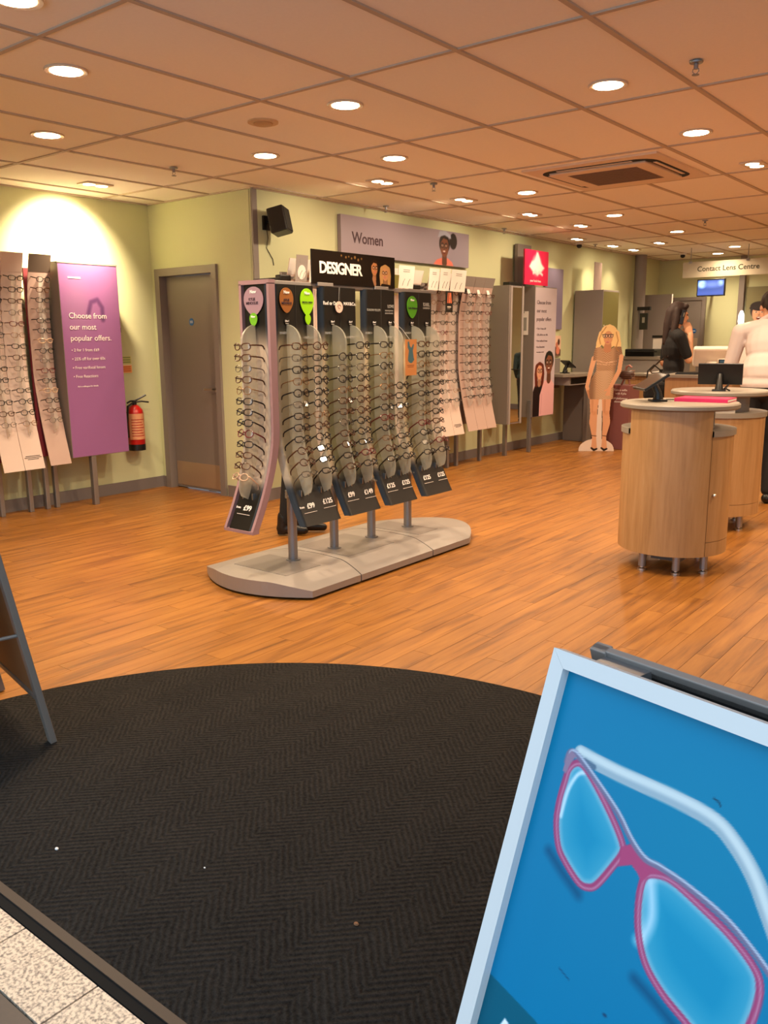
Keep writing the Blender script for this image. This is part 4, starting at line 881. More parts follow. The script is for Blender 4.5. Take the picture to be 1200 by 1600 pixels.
cv.limb(P_((630, 250), (625, 310)), R__(34, 46), SKD); cv.ell(bxx(628), bz(190), .052, .078, (.88, .64, .46)); cv.poly(P_((565, 165), (590, 90), (650, 75), (690, 165), (650, 110), (610, 115)), HR, soft=.01)
for q in (595, 655):
    cv.ell(bxx(q), bz(172), .026, .018, (.95, .9, .85), a=.5); cv.ell(bxx(q), bz(172), .008, .009, (.15, .1, .08)); cv.line([(bxx(q)+.028*math.cos(a), bz(170)+.02*math.sin(a)) for a in np.linspace(0, 2*PI, 15)[:-1]], .0055, (.08, .05, .05), closed=True)
cv.line(P_((560, 155), (685, 155)), .006, (.08, .05, .05)); cv.ell(bxx(622), bz(238), .02, .008, (.72, .2, .2)); cv.line(P_((606, 236), (638, 236)), .004, (1, .95, .9)); cv.line(P_((625, 185), (632, 212)), .006, SKD)
for pts in (((560, 120), (530, 200), (545, 260)), ((715, 130), (740, 220), (720, 300), (750, 340)), ((600, 70), (560, 130))): cv.line(P_(*pts), .01, (.74, .52, .28), soft=.008, a=.9)
ct = thing('cardboard_cutout', 'life-size cardboard cutout of a blonde woman in a gold dress and glasses', 'cutout', (-4.478, 9.40, 0), math.atan2(.242, .348))
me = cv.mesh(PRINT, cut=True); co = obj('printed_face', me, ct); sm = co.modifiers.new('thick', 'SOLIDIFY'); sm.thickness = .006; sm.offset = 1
MB().prism([(0, 0), (.16, 0), (0, .5)], -.003, .003, Matrix.Translation((.26, .007, 0)) @ Matrix.Rotation(PI/2, 4, 'Z') @ Matrix.Rotation(PI/2, 4, 'X')).build('strut', mat('card_brown', rgb(150, 112, 76), .8), ct)
# plum display box behind the cutout
sx = thing('selfie_box', 'plum display box with white lettering standing behind the blonde cutout', 'display box', (-4.36, 9.80, 0), 0)
bx('box_body', mat('plum_board', rgb(132, 80, 78), .55), sx, 0, .33, 0, .3, 0, .775, .003)
for k, l in enumerate(('Take a selfie', 'with Kylie')): text(l, .034, M_INK_W, sx, .3-.01*k, -.002, .72-.042*k, align='RIGHT', bold=.0003)
for k, l in enumerate(('#KylieEyewear', '#lovemyspecs')): text(l, .03, M_INK_W, sx, .31, -.002, .62-.04*k, align='RIGHT', bold=.0003)
hb_ = thing('round_basket', 'dark round wire ornament on pink legs on the plum box', 'ornament', (-4.12, 9.9, .775), 0)
MB().ell((0, 0, .125), (.1, .07, .06)).build('bowl', mat('dark_wire', rgb(52, 36, 30), .5, noise=.6, nscale=60), hb_); MB().tube([(-.06, 0, 0), (-.03, 0, .07)], .012, 6).tube([(.05, 0, 0), (.03, 0, .07)], .012, 6).tube([(-.01, 0, .17), (-.005, 0, .22), (.03, 0, .235), (.06, 0, .21)], .013, 6).build('legs', mat('dusty_pink', rgb(160, 104, 92), .5), hb_)
for k in range(6): MB().tube([(.101*math.cos(a), .071*math.sin(a), .125+.02*(k-2.5)) for a in np.linspace(0, 2*PI, 17)[:-1]], .003, 4, closed=True).build('wire_ring', mat('wire_tan', rgb(140, 96, 72), .4), hb_)
# back counter between cutout and woman
bc = thing('back_counter', 'low beech counter with papers on it between the cutout and the woman', 'counter', (-4.55, 10.9, 0), 0); bx('carcass', M_BEECH, bc, 0, .62, 0, .5, 0, .84); bx('counter_top', M_TOPG, bc, -.02, .64, -.03, .52, .84, .87, .003)
for k in range(4): tag(bx('paper_stack', M_WHITE, None, -4.32+.05*k, -4.1+.05*k, 10.95+.03*k, 11.2+.02*k, .8705+.0085*k, .878+.0085*k), f'white papers on the low beech counter, {ORD[k]} sheet pile from below', 'paper', 'papers on the low beech counter')
pr = thing('printer', 'flat black printer on the shelf behind the blonde cutout', 'printer', (-4.85, 11.55, 1.08), 0); MB().box(0, .42, 0, .35, 0, .1, bev=.01).build('printer_body', M_BLACK, pr); bx('paper_tray', M_BLACK, pr, .05, .5, -.1, .02, .06, .075); 
ps_ = thing('printer_shelf', 'grey shelf cabinet carrying the flat black printer', 'cabinet', (-5.0, 11.5, 0), 0); bx('carcass', M_GREYL, ps_, 0, .66, 0, .5, 0, 1.04); bx('shelf_top', M_TOPG, ps_, -.01, .68, -.02, .52, 1.04, 1.08)
t = thing('document_holder', 'bright white paper holder standing on the printer shelf', 'holder', (-4.6, 11.93, 1.08), 0); bx('white_panel', M_WHITE, t, 0, .17, 0, .03, 0, .25); bx('dark_cap', M_BLACK, t, -.01, .18, -.01, .04, .25, .285)
t = thing('wall_device', 'black wall device on the column above the printer shelf', 'device', (-5.02, 12.44, 1.45), 0); bx('housing', M_BLACK, t, 0, .12, 0, .03, 0, .24, .005); bx('cap', M_BLACKM, t, -.03, .16, -.03, .03, .28, .33); bx('dial', M_INK_G, t, .04, .08, -.002, .0, .1, .18)
t = thing('thermostat', 'small cream control box on the long wall beside the cabinet', 'control box', (XM, 11.3, 1.42), W90); bx('housing', M_CREAM, t, 0, .1, -.03, 0, 0, .14, .005); bx('dial', M_INK_G, t, .03, .07, -.033, -.03, .05, .09)

# far wall doors, screen, hanging sign, picture
dl = thing('door_2', 'grey door leaf standing open near the column', 'door', (-5.22, 12.88, 0), 0); dl['kind'] = 'structure'; bx('door_leaf', M_GREYL, dl, 0, .5, 0, .04, .01, 1.97, .002); bx('pale_edge', M_WHITE, dl, .5, .51, 0, .04, .01, 1.97)
bx('lever', M_CHROME, dl, .4, .46, -.03, -.0, .95, .97)
dd = thing('door_3', 'dark grey far door with a blue disc sign', 'door', (-5.05, YF, 0), 0); dd['kind'] = 'structure'; bx('door_leaf', M_GREY, dd, 0, .52, -.045, -.002, .01, 1.9, .002); MB().box(.52, .57, -.06, -.002, 0, 1.9).box(-.05, 0, -.06, -.002, 0, 1.9).box(-.05, .57, -.06, -.002, 1.9, 1.95).build('door_frame', M_GREY, dd)
MB().prism([(.035*math.cos(a), .035*math.sin(a)) for a in np.linspace(0, 2*PI, 21)[:-1]], 0, .002, Matrix.Translation((.42, -.046, 1.43)) @ Matrix.Rotation(PI/2, 4, 'X')).build('blue_disc', mat('sign_blue', rgb(26, 96, 170), .4), dd); bx('push_plate', mat('plate_pale', rgb(170, 150, 128), .4), dd, .39, .48, -.048, -.045, .8, 1.32)
bx('disc_mark', M_INK_W, dd, .4, .44, -.0495, -.048, 1.425, 1.435)
cv = Cv(.37, .21, .004, (.20, .28, .52)); cv.mix(np.clip(cv.Y/.21, 0, 1)*.5, (.28, .36, .62)); cv.ell(.06, .155, .055, .05, (.72, .86, 1), soft=.04); cv.ell(.32, .165, .035, .035, (.7, .82, 1), soft=.04); cv.ell(.2, .15, .12, .04, (.4, .48, .75), soft=.05); cv.poly([(0, 0), (0, .05), (.37, .07), (.37, 0)], (.25, .33, .6), soft=.05)
scr = bpy.data.materials.new('screen_lit'); scr.use_nodes = True; b_ = scr.node_tree.nodes['Principled BSDF']; a_ = scr.node_tree.nodes.new('ShaderNodeAttribute'); a_.attribute_name = 'col'; b_.inputs['Base Color'].default_value = (.01, .01, .01, 1); scr.node_tree.links.new(a_.outputs['Color'], b_.inputs['Emission Color']); b_.inputs['Emission Strength'].default_value = 1.1
tv = thing('wall_tv', 'wall screen glowing blue under the hanging contact lens sign', 'television', (-4.31, 12.8, 1.93), 0); obj('lit_screen', cv.mesh(scr), tv, (0, -.003, 0)); MB().box(-.014, .384, 0, .04, -.016, .226, bev=.004).build('casing', M_BLACK, tv); MB().tube([(.18, .04, .1), (-.08, .94, .1)], .016, 8).box(-.12, -.03, .93, .948, .06, .14).build('wall_arm', M_BLACK, tv)
hs = thing('hanging_sign', 'translucent hanging sign reading Contact Lens Centre', 'sign', (-4.26, 12.0, 2.135), 0); bx('sign_panel', mat_clear('sign_acrylic', (.70, .64, .52), .6, .3, .06), hs, 0, 1.45, 0, .008, 0, .205); text('Contact Lens Centre', .094, mat('ink_green', rgb(40, 48, 26), .6), hs, .60, -.002, .105, bold=.0014)
for x in (.1, .85, 1.4): MB().tube([(x, .004, .19), (x, .004, ZC-2.135)], .006, 6).box(x-.02, x+.02, -.01, .018, .185, .215).build('hanger', M_STEEL, hs)
cv = Cv(.62, .95, .008, (.50, .48, .34)); cv.poly([(0, 0), (0, .3), (.1, .42), (.4, .4), (.5, .2), (.5, 0)], (.35, .36, .46)); cv.face(.2, .56, .14, (.86, .62, .48), (.16, .11, .1), smile=2, hat=(.16, .12, .12))
pic = print_board('framed_picture', 'framed picture of a laughing person in a dark hat on the far wall', 'picture', cv, (-3.88, YF-.03, 1.12), 0, .025, M_GREYD)
cl = thing('lantern_lamp', 'small white glowing lamp on a dark stand beside the framed picture', 'lamp', (-3.87, 13.5, 0), 0); MB().lathe([(0, 1.52), (.035, 1.52), (.045, 1.56), (.04, 1.66), (.015, 1.72), (0, 1.72)], 16).build('lamp_shade', mat('lamp_white', (1, .95, .85), .5, emit=(1, .92, .8), strength=1.6), cl); MB().lathe([(0, 0), (.1, 0), (.1, .02), (.02, .04), (.02, 1.4), (.04, 1.52), (0, 1.52)], 16).build('stand', M_BLACK, cl)

# ------------------------------------------------------------------ counters
def arc_pts(r, a0, a1, n): return [(r*math.cos(a0+(a1-a0)*k/n), r*math.sin(a0+(a1-a0)*k/n)) for k in range(n+1)]
def sector(m, r0, r1, a0, a1, z0, z1, n=24):
    P = arc_pts(r1, a0, a1, n)+arc_pts(r0, a0, a1, n)[::-1]; return m.prism(P, z0, z1, smooth=False)
def smooth_sector(m, r0, r1, a0, a1, z0, z1, n=24): m.lathe([(r0, z0), (r1, z0), (r1, z1), (r0, z1), (r0, z0)], n, a0=a0, a1=a1); return m
def island(label, x, y, view, left=-56, right=36, R=.31, ring=False):
    """round dispensing island; angles are measured from the direction 'view' that looks at the camera"""
    t = thing('dispensing_island', label, 'counter', (x, y, 0), 0); A = lambda d: view+math.radians(d)
    MB().lathe([(0, .12), (R-.012, .12), (R-.012, .80), (0, .80)], 48).build('carcass', M_BEECH, t)
    f = MB(); smooth_sector(f, R-.03, R+.002, A(left), A(right), .115, .94, 28).build('front_panel', M_BEECH, t)
    for nm, a0, a1 in (('side_door', right+.8, right+82), ('side_panel', left-.8-62, left-.8)):
        p = smooth_sector(MB(), R-.03, R, A(a0), A(a1), .20 if nm == 'side_door' else .115, .80, 20).build(nm, M_BEECH, t)
        if nm == 'side_door':
            k = A(a0+6); MB().ell(((R+.008)*math.cos(k), (R+.008)*math.sin(k), .47), (.011, .011, .011)).build('knob', M_CHROME, p)
            q = MB(); smooth_sector(q, R-.03, R, A(a0), A(a1), .115, .197, 20).build('plinth_panel', M_BEECH, t)
        s = MB(); smooth_sector(s, .1, R+.01, A(a0), A(a1), .80, .832, 20).build('side_shelf', M_TOPG, t)
    b = MB(); smooth_sector(b, R-.03, R, A(right+82.5), A(360+left-63.5), .115, .80, 28).build('back_panel', M_BEECH, t); s = MB(); smooth_sector(s, .1, R+.01, A(right+82.5), A(360+left-63.5), .80, .832, 28).build('back_shelf', M_TOPG, t)
    MB().lathe([(0, .80), (.2, .80), (.2, .945), (0, .945)], 32).build('neck', M_GREYL, t)
    MB().lathe([(0, .942), (.322, .942), (.333, .950), (.333, .968), (.325, .976), (0, .976)], 56).build('round_top', M_TOPG, t)
    if ring: 
        q = MB(); smooth_sector(q, .15, .30, A(right-64), A(right+30), .865, .89, 24).build('ring_shelf', M_TOPG, t); q = MB(); smooth_sector(q, .15, .28, A(right-64), A(right+30), .80, .865, 24).build('ring_riser', M_CREAM, t)
    for d in (-38, 8, 48, 140, 220):
        a = A(d); c = (.25*math.cos(a), .25*math.sin(a), 0)
        l = MB().lathe([(0, .025), (.022, .025), (.022, .12), (0, .12)], 14, c).build('leg', M_STEEL, t); MB().lathe([(0, 0), (.026, 0), (.026, .012), (.01, .016), (.01, .03), (0, .03)], 14, c).build('foot', M_CHROME, l)
    bx('under_box', M_GREYD, t, -.1, .08, -.05, .12, .03, .12)
    return t
V1 = math.atan2(-4.95, 1.73)
island('round beech island with grey top nearest the camera, holding tablet and pink folder', -1.73, 4.95, V1)
island('second round beech island, partly hidden behind the nearest island', -1.89, 6.22, math.atan2(-6.22, 1.89), -70, -8, ring=True)
t1 = tablet((-1.88, 4.88, .976), -.9, 'black tablet on a stand on the nearest beech island', 1.0, .235, .165)
tablet((-1.86, 6.1, .976), .25+PI, 'black tablet seen from behind on the second beech island', .25, .29, .15)
fo = thing('pink_folder', 'bright pink folder lying on the nearest beech island', 'folder', (-1.62, 5.07, .976), .05); MB().box(-.15, .15, -.105, .105, 0, .004).box(-.15, .15, -.105, .105, .016, .02).box(-.15, .15, -.105, -.101, .004, .016).build('cover', mat('folder_pink', rgb(214, 30, 92), .35), fo); bx('papers', M_WHITE, fo, -.147, .149, -.1, .1, .004, .016)
cbl = MB().tube([(-1.84, 5.03, .98), (-1.78, 5.06, .98), (-1.74, 5.1, .979)], .003, 5).build('tablet_cable', M_BLACK); tag(cbl, 'short black cable between tablet and pink folder', 'cable')
# till counter with computer
tc_ = thing('till_counter', 'beech till counter behind the islands with white computer on it', 'counter', (-3.02, 8.2, 0), .1); bx('carcass', M_BEECH, tc_, 0, .62, 0, .5, 0, .955); bx('counter_top', M_TOPG, tc_, -.02, .7, -.03, .55, .955, .988, .004)
pc = thing('till_computer', 'white till computer seen from behind on the till counter', 'computer', (-2.66, 8.42, .988), 3.5); M = Matrix.Translation((0, .0, .17)) @ Matrix.Rotation(-.5, 4, 'X')
MB().box(-.17, .17, -.035, .035, -.1, .1, M, bev=.02).build('monitor_shell', M_CREAM, pc); MB().box(-.155, .155, -.037, -.034, -.085, .085, M).build('monitor_screen', M_BLACK, pc); MB().tube([(0, .05, .0), (0, .04, .12)], [.07, .045], 12).box(-.1, .1, -.08, .12, 0, .03, bev=.008).build('monitor_foot', M_CREAM, pc)
kb = thing('keyboard', 'black keyboard on the till counter left of the computer', 'keyboard', (-2.84, 8.28, .988), .1); bx('keyboard_base', M_BLACK, kb, -.1, .14, -.05, .06, 0, .014, .004)
for r in range(4): bx('key_row', M_BLACKM, kb, -.09, .13, -.042+.025*r, -.022+.025*r, .014, .02)
cr_ = thing('card_reader', 'cream card reader with a small blue screen on the till counter', 'card reader', (-2.5, 8.3, .988), .1); MB().box(-.06, .06, -.06, .06, 0, .1, bev=.01).box(-.05, .07, -.065, .04, .1, .15, bev=.01).build('housing', M_CREAM, cr_); bx('reader_screen', mat('reader_blue', rgb(60, 100, 130), .3), cr_, -.03, .06, -.068, -.064, .115, .14); bx('bezel', M_BLACK, cr_, -.04, .066, -.0665, -.0645, .107, .147)
tag(MB().box(-2.62, -2.55, 8.21, 8.29, .9885, 1.02).build('tissue_pad', M_WHITE), 'small white pad at the front edge of the till counter', 'pad')
bx2 = thing('monitor_panel', 'white screen edge standing behind the man in the white shirt', 'monitor', (-2.62, 9.0, 0), .1); bx('panel', M_WHITE, bx2, 0, .3, 0, .03, 1.0, 1.3); bx('stand', M_GREY, bx2, .12, .18, 0, .04, 0, 1.0); bx('stand_base', M_GREY, bx2, 0, .3, -.1, .14, 0, .02)

# ------------------------------------------------------------------ ceiling fittings
ac = thing('air_conditioner', 'square ceiling air conditioner cassette with grey grille', 'air conditioner', (-2.738, 6.21, ZC), 0)
w = .575; MB().box(-w, w, -.585, .585, .002, .016).build('panel', M_CEIL, ac); M_ACW = mat('ac_white', rgb(222, 200, 178), .45)
MB().box(-.5, .5, -.52, .53, -.012, .006, bev=.004).build('cassette_plate', M_ACW, ac)
def rrect(a, b, r, n=6):
    P = []
    for cx, cy, s in ((a-r, b-r, 0), (-a+r, b-r, 1), (-a+r, -b+r, 2), (a-r, -b+r, 3)): P += [(cx+r*math.cos(PI/2*(s+k/n)), cy+r*math.sin(PI/2*(s+k/n))) for k in range(n+1)]
    return P
def ringm(o, i, z0, z1):
    m = MB(); n = len(o); V = [(x, y, z) for z in (z0, z1) for P in (o, i) for x, y in P]; F = []
    for k in range(n):
        j = (k+1) % n; F += [(k, n+k, n+j, j), (2*n+k, 2*n+j, 3*n+j, 3*n+k), (k, j, 2*n+j, 2*n+k), (n+k, 3*n+k, 3*n+j, n+j)]
    return m.add(V, F)
ringm(rrect(.43, .43, .14), rrect(.365, .365, .1), -.0135, -.011).build('air_slot', M_BLACKM, ac)
MB().box(-.36, .36, -.36, .36, -.028, -.012, bev=.006).build('inner_plate', M_ACW, ac); MB().box(-.26, .26, -.26, .26, -.0295, -.027).build('grille', mat('ac_grille', rgb(128, 100, 82), .6), ac)
for k in range(13): bx('grille_slat', mat('ac_slat', rgb(110, 86, 70), .6), ac, -.25, .25, -.25+k*.04, -.235+k*.04, -.032, -.029)
for q in (-1, 1): 
    MB().box(-.28, .28, q*.395-.012, q*.395+.012, -.017, -.0125).build('louvre', M_ACW, ac); MB().box(q*.395-.012, q*.395+.012, -.28, .28, -.017, -.0125).build('louvre', M_ACW, ac)
sd = thing('smoke_detector', 'flat round tan detector on the ceiling between the left downlights', 'detector', (-3.64, 3.52, ZC), 0); MB().lathe([(0, -.012), (.05, -.012), (.055, -.008), (.055, .006), (0, .006)], 24).build('cover', mat('tan_plastic', rgb(190, 150, 104), .5), sd); MB().lathe([(.055, -.004), (.085, -.002), (.085, .006)], 24).build('base_ring', mat('tan_ring', rgb(206, 172, 130), .5), sd)
for k, (x, y, l) in enumerate(((-5.02, 3.98, 'left, near the door wall'), (-1.42, 4.01, 'large at upper right'), (-4.01, 5.69, 'beside the first twin spotlights'), (-4.99, 6.33, 'above the women sign'), (-5.01, 8.46, 'above the mirror box'), (-4.96, 10.69, 'above the tall cabinet'), (-3.1, 9.3, 'beyond the air conditioner'))):
    t = thing('sprinkler', f'small metal ceiling sprinkler, {l}', 'sprinkler', (x, y, ZC), 0); MB().lathe([(0, 0), (.03, 0), (.028, -.006), (.01, -.008), (.01, -.03), (0, -.03)], 14).tube([(-.012, 0, -.028), (-.014, 0, -.04), (0, 0, -.052), (.014, 0, -.04), (.012, 0, -.028)], .002, 5).build('body', M_STEEL, t); MB().lathe([(0, -.052), (.016, -.052), (.016, -.055), (0, -.055)], 12).build('deflector', M_STEEL, t)
for x, y, l in ((-5.04, 10.39, 'small dark camera on the ceiling edge over the grey offers box'), (-4.53, 12.72, 'small dark camera on the ceiling left of the hanging sign')):
    t = thing('ceiling_camera', l, 'camera', (x, y, ZC), 0); MB().lathe([(0, 0), (.05, 0), (.05, -.02), (0, -.02)], 18).build('mount', M_WHITE, t); MB().ell((0, 0, -.035), (.035, .035, .03)).build('dome', M_BLACK, t)

# ------------------------------------------------------------------ A-boards
def aboard(name, label, loc, rz, w, h, lean, cvf, border, m_front, m_frame, gap=.045, lean2=.33, back=True):
    """A-frame board: local x along the board, -y to the front; origin at the top left corner of the front panel"""
    t = thing(name, label, 'sign', loc, rz); R1 = Matrix.Rotation(-lean, 4, 'X')
    f = bpy.data.objects.new('front_panel', None); f.rotation_euler = (-lean, 0, 0); link(f, t)
    bx('board', M_BLACKM, f, .004, w-.004, .004, .012, -h+.03, -.004)
    def bar(nm, P): return MB().prism(P, -.012, .014, Matrix.Rotation(PI/2, 4, 'X')).build(nm, m_frame, f)
    b = border
    bar('frame_rail', [(0, 0), (w, 0), (w-b, -b), (b, -b)]); bar('frame_rail', [(0, -h+.05), (w, -h+.05), (w-b, -h+.05+b), (b, -h+.05+b)])
    bar('frame_stile', [(0, -.0004), (b, -b-.0004), (b, -h+.05+b), (0, -h)]); bar('frame_stile', [(w, -.0004), (w-b, -b-.0004), (w-b, -h+.05+b), (w, -h)])
    if cvf is not None: obj('poster', cvf.mesh(m_front), f, (b, .003, -b-cvf.h))
    g = bpy.data.objects.new('back_panel', None); g.location = (.03, gap, .004); g.rotation_euler = (lean2, 0, 0); link(g, t)
    bx('board', mat('board_black', rgb(30, 28, 28), .6), g, .02, w-.02, -.006, .002, -h+.05, -.012); 
    for q in (0, w-.03): bx('frame_stile', M_SILVER, g, q, q+.03, -.01, .012, -h, 0, .002)
    for z in (-.022, -h+.05): bx('frame_rail', M_SILVER, g, .0, w, -.006, .008, z, z+.022, .002)
    MB().tube([(.05, .01, -.012), (w-.05, .01, -.012)], .008, 8).box(.06, .14, 0, gap, -.02, -.006).box(w-.14, w-.06, 0, gap, -.02, -.006).build('hinge', M_STEEL, t)
    return t
bW, bH, bB = .62, .912, .0265; dw, dh = bW-2*bB, bH-.05-2*bB
cv = Cv(dw, dh, .002, (0, .485, .655)); X, Y = cv.X+bB, dh+bB-cv.Y     # X, Y measured from the frame's outer corner downwards
q = lambda pts: [(x-bB, dh+bB-y) for x, y in pts]
cv.mix(np.clip((Y-.1)/.5, 0, 1)*.4, (0, .46, .67)); cv.mix(np.exp(-((X-.3)**2+(Y-.2)**2)/.02)*.3, (0, .53, .65))
def smooth(P, closed=False, n=6):
    P = [np.array(p) for p in P]; N = len(P); O = []
    for i in range(N if closed else N-1):
        a, b, c, d = (P[(i-1) % N], P[i], P[(i+1) % N], P[(i+2) % N]) if closed else (P[max(i-1, 0)], P[i], P[i+1], P[min(i+2, N-1)])
        for t in np.arange(n)/n: O.append(tuple(.5*((2*b)+(c-a)*t+(2*a-5*b+4*c-d)*t*t+(-a+3*b-3*c+d)*t**3)))
    if not closed: O.append(tuple(P[-1]))
    return O
tem = smooth([(0.0844, 0.1395), (0.1533, 0.1425), (0.2449, 0.1407), (0.3055, 0.1451), (0.3396, 0.1612), (0.3714, 0.1872), (0.3967, 0.2182), (0.4267, 0.2578), (.46, .31)])
l1 = smooth([(0.071, 0.1698), (0.0797, 0.1567), (0.0943, 0.155), (0.1251, 0.1743), (0.1633, 0.2057), (0.1868, 0.2301), (0.1909, 0.2437), (0.1821, 0.2674), (0.1651, 0.3027), (0.1518, 0.3135), (0.1349, 0.3141), (0.1046, 0.2977), (0.0866, 0.2817), (0.0728, 0.2507), (0.0687, 0.219), (0.0695, 0.1893)], True)
l2 = smooth([(0.2324, 0.2576), (0.2501, 0.2456), (0.2743, 0.2437), (0.3165, 0.2542), (0.3611, 0.2683), (0.3979, 0.288), (0.4103, 0.3072), (0.4114, 0.3397), (0.4036, 0.3746), (0.3821, 0.3989), (0.3582, 0.4045), (0.3292, 0.3955), (0.2938, 0.382), (0.2628, 0.3604), (0.2424, 0.3275), (0.232, 0.288)], True)
tp = smooth([(0.0633, 0.160), (0.0659, 0.1445), (0.0804, 0.1445), (0.1228, 0.1671), (0.1693, 0.1951), (0.1995, 0.2202), (0.2256, 0.2345), (0.2512, 0.235), (0.293, 0.2396), (0.3495, 0.2522), (0.3937, 0.2719), (0.4255, 0.2913), (.45, .31)])
for s in ([(0.0731, 0.2965), (0.1048, 0.314), (0.1401, 0.3303)], [(0.254, 0.3879), (0.2861, 0.3976), (0.326, 0.4116)]): cv.line(q(s), .012, (.0, .28, .44), soft=.014, a=.8)
cv.line(q(tem), .024, (.62, .70, .75)); cv.line(q([(x-.002, y-.004) for x, y in tem]), .011, (.82, .86, .87), soft=.006); cv.line(q([(.095, .1475), (.112, .1500)]), .009, (.35, .45, .55))
for L_, cx, cy in ((l1, .125, .225), (l2, .33, .32)):
    P = q(L_); I = cv.inside(P); d = cv.dist(P, True); cv.mix(I*1., (.05, .56, .72)); cv.mix(I*np.clip(.9-d/.05, 0, 1)*.7, (.42, .70, .80)); cv.mix(I*np.clip((.013-d)/.006, 0, 1)*.5, (.66, .78, .83))
cv.line(q(smooth([(.078, .24), (.079, .2), (.088, .172), (.1, .163)])), .006, (.88, .94, .98), soft=.004, a=.8); cv.line(q(smooth([(.243, .26), (.256, .30), (.252, .33), (.246, .34)])), .014, (.85, .92, .97), soft=.012, a=.7)
PK = (.66, .26, .44)
for L_ in (l1, l2): cv.line(q([(x, y) for x, y in L_]), .0105, PK, closed=True); cv.line(q([(x+.0012, y+.0012) for x, y in L_]), .0028, (.82, .62, .72), closed=True, soft=.002, a=.6)
cv.poly(q([(0.1880, 0.236), (0.2044, 0.2217), (0.2304, 0.2359), (0.2635, 0.2345), (0.2389, 0.2505), (0.2299, 0.2667), (0.2203, 0.2576), (0.2091, 0.2521), (0.1905, 0.2632)]), (.70, .27, .45))
cv.line(q(tp), .0095, (.46, .44, .56)); cv.line(q([(x+.001, y-.0024) for x, y in tp]), .003, (.74, .78, .86), soft=.002); cv.poly(q([(.061, .175), (.062, .15), (.068, .141), (.078, .146), (.072, .16), (.068, .178)]), (.58, .48, .58))
cv.poly(q([(.02, .515), (.1244, .5294), (.3, .60), (.62, .66), (.62, .9), (.02, .9)]), (.0, .36, .46)); cv.poly(q([(.0727, .558), (.085, .563), (.30, .645), (.30, .67), (.066, .575)]), (.95, .97, 1))
cv.ell(.20, dh-.43, .0035, .0022, (.1, .25, .4)); cv.line(q([(.298, .118), (.306, .120), (.309, .124)]), .002, (.05, .2, .3)); cv.line(q([(.14, .44), (.16, .446)]), .0015, (.05, .25, .4))
ab = aboard('a_board', 'A-frame pavement board with a blue poster of pink-rimmed glasses', (-.5735, 1.1645, .866), -math.radians(13.6), bW, bH, math.radians(19.5), cv, bB, PRINT_GLOSS, mat('snap_frame', rgb(216, 216, 216), .45, .0))
M_AL = mat('alu_frame_dark', rgb(128, 118, 110), .5, .2)
# the left A-board: its far panel seen from inside, right stile ending on the mat
lb_ = thing('a_board', 'A-frame board at the left edge, one dark leg standing on the mat', 'sign', (-2.55, 1.38, .005), PI-.2)
for s, yy in ((1, 0), (-1, -.36)):
    g = bpy.data.objects.new('board_panel', None); g.location = (0, yy*-1 if 0 else (0 if s == 1 else .34), 0); g.rotation_euler = (-s*.175, 0, 0); link(g, lb_)
    for x in (0, .58): bx('frame_stile', M_AL, g, x, x+.036, -.011, .011, 0, 1.0, .002)
    for z in (.155, .965): bx('frame_rail', M_AL, g, .036, .58, -.009, .009, z, z+.022, .002)
    bx('board', mat('board_tan', rgb(150, 104, 64), .7), g, .036, .58, -.004, .004, .176, .966)
MB().tube([(.02, .07, .4), (.02, .27, .4)], .006, 6).tube([(.595, .07, .4), (.595, .27, .4)], .006, 6).build('brace', M_SILVER, lb_)

# ------------------------------------------------------------------ people
M_SKIN = mat('skin', rgb(214, 156, 118), .5); M_HAIRB = mat('hair_brown', rgb(42, 24, 17), .75, noise=.4, nscale=60, stretch=(1, 1, .1)); M_HAIRD = mat('hair_dark', rgb(34, 22, 16), .5, noise=.4, nscale=60); M_HAIRY = mat('hair_blonde', rgb(206, 168, 110), .5, noise=.3, nscale=60)
M_CLB = mat('cloth_black', rgb(17, 15, 16), .85); M_SHIRT = mat('shirt_white', rgb(214, 200, 194), .75, bump=.08, nscale=5); M_EYE = mat('eye_dark', rgb(30, 20, 16), .3); M_LIP = mat('lips', rgb(170, 84, 74), .5)
class Body:
    """limbs and masses fused into one continuous skin"""
    def __init__(s): s.m = MB()
    def chain(s, pts, rad):
        pts = [Vector(p) for p in pts]
        for i, p in enumerate(pts): s.m.ell(p, (rad[i],)*3, n=12)
        for i in range(len(pts)-1): s.m.tube([pts[i], pts[i+1]], [rad[i], rad[i+1]], 12)
        return s
    def ell(s, c, r, M=None): s.m.ell(c, r, M, n=16); return s
    def build(s, name, m, parent, vox=.008, smooth_n=4, bend=None):
        me = bpy.data.meshes.new(name); V = s.m.v
        if bend: V = [tuple(bend(Vector(v))) for v in V]
        me.from_pydata(V, [], s.m.f); bm = bmesh.new(); bm.from_mesh(me); bmesh.ops.recalc_face_normals(bm, faces=bm.faces); bm.to_mesh(me); bm.free()
        o = bpy.data.objects.new('tmp', me); COL.objects.link(o)
        r = o.modifiers.new('r', 'REMESH'); r.mode = 'VOXEL'; r.voxel_size = vox; r.use_smooth_shade = True
        k = o.modifiers.new('s', 'SMOOTH'); k.factor = .5; k.iterations = smooth_n
        dg = bpy.context.evaluated_depsgraph_get(); out = bpy.data.meshes.new_from_object(o.evaluated_get(dg)); bpy.data.objects.remove(o); bpy.data.meshes.remove(me)
        out.name = name; out.materials.clear(); out.materials.append(m); out.polygons.foreach_set('use_smooth', [True]*len(out.polygons)); out.update()
        return obj(name, out, parent)
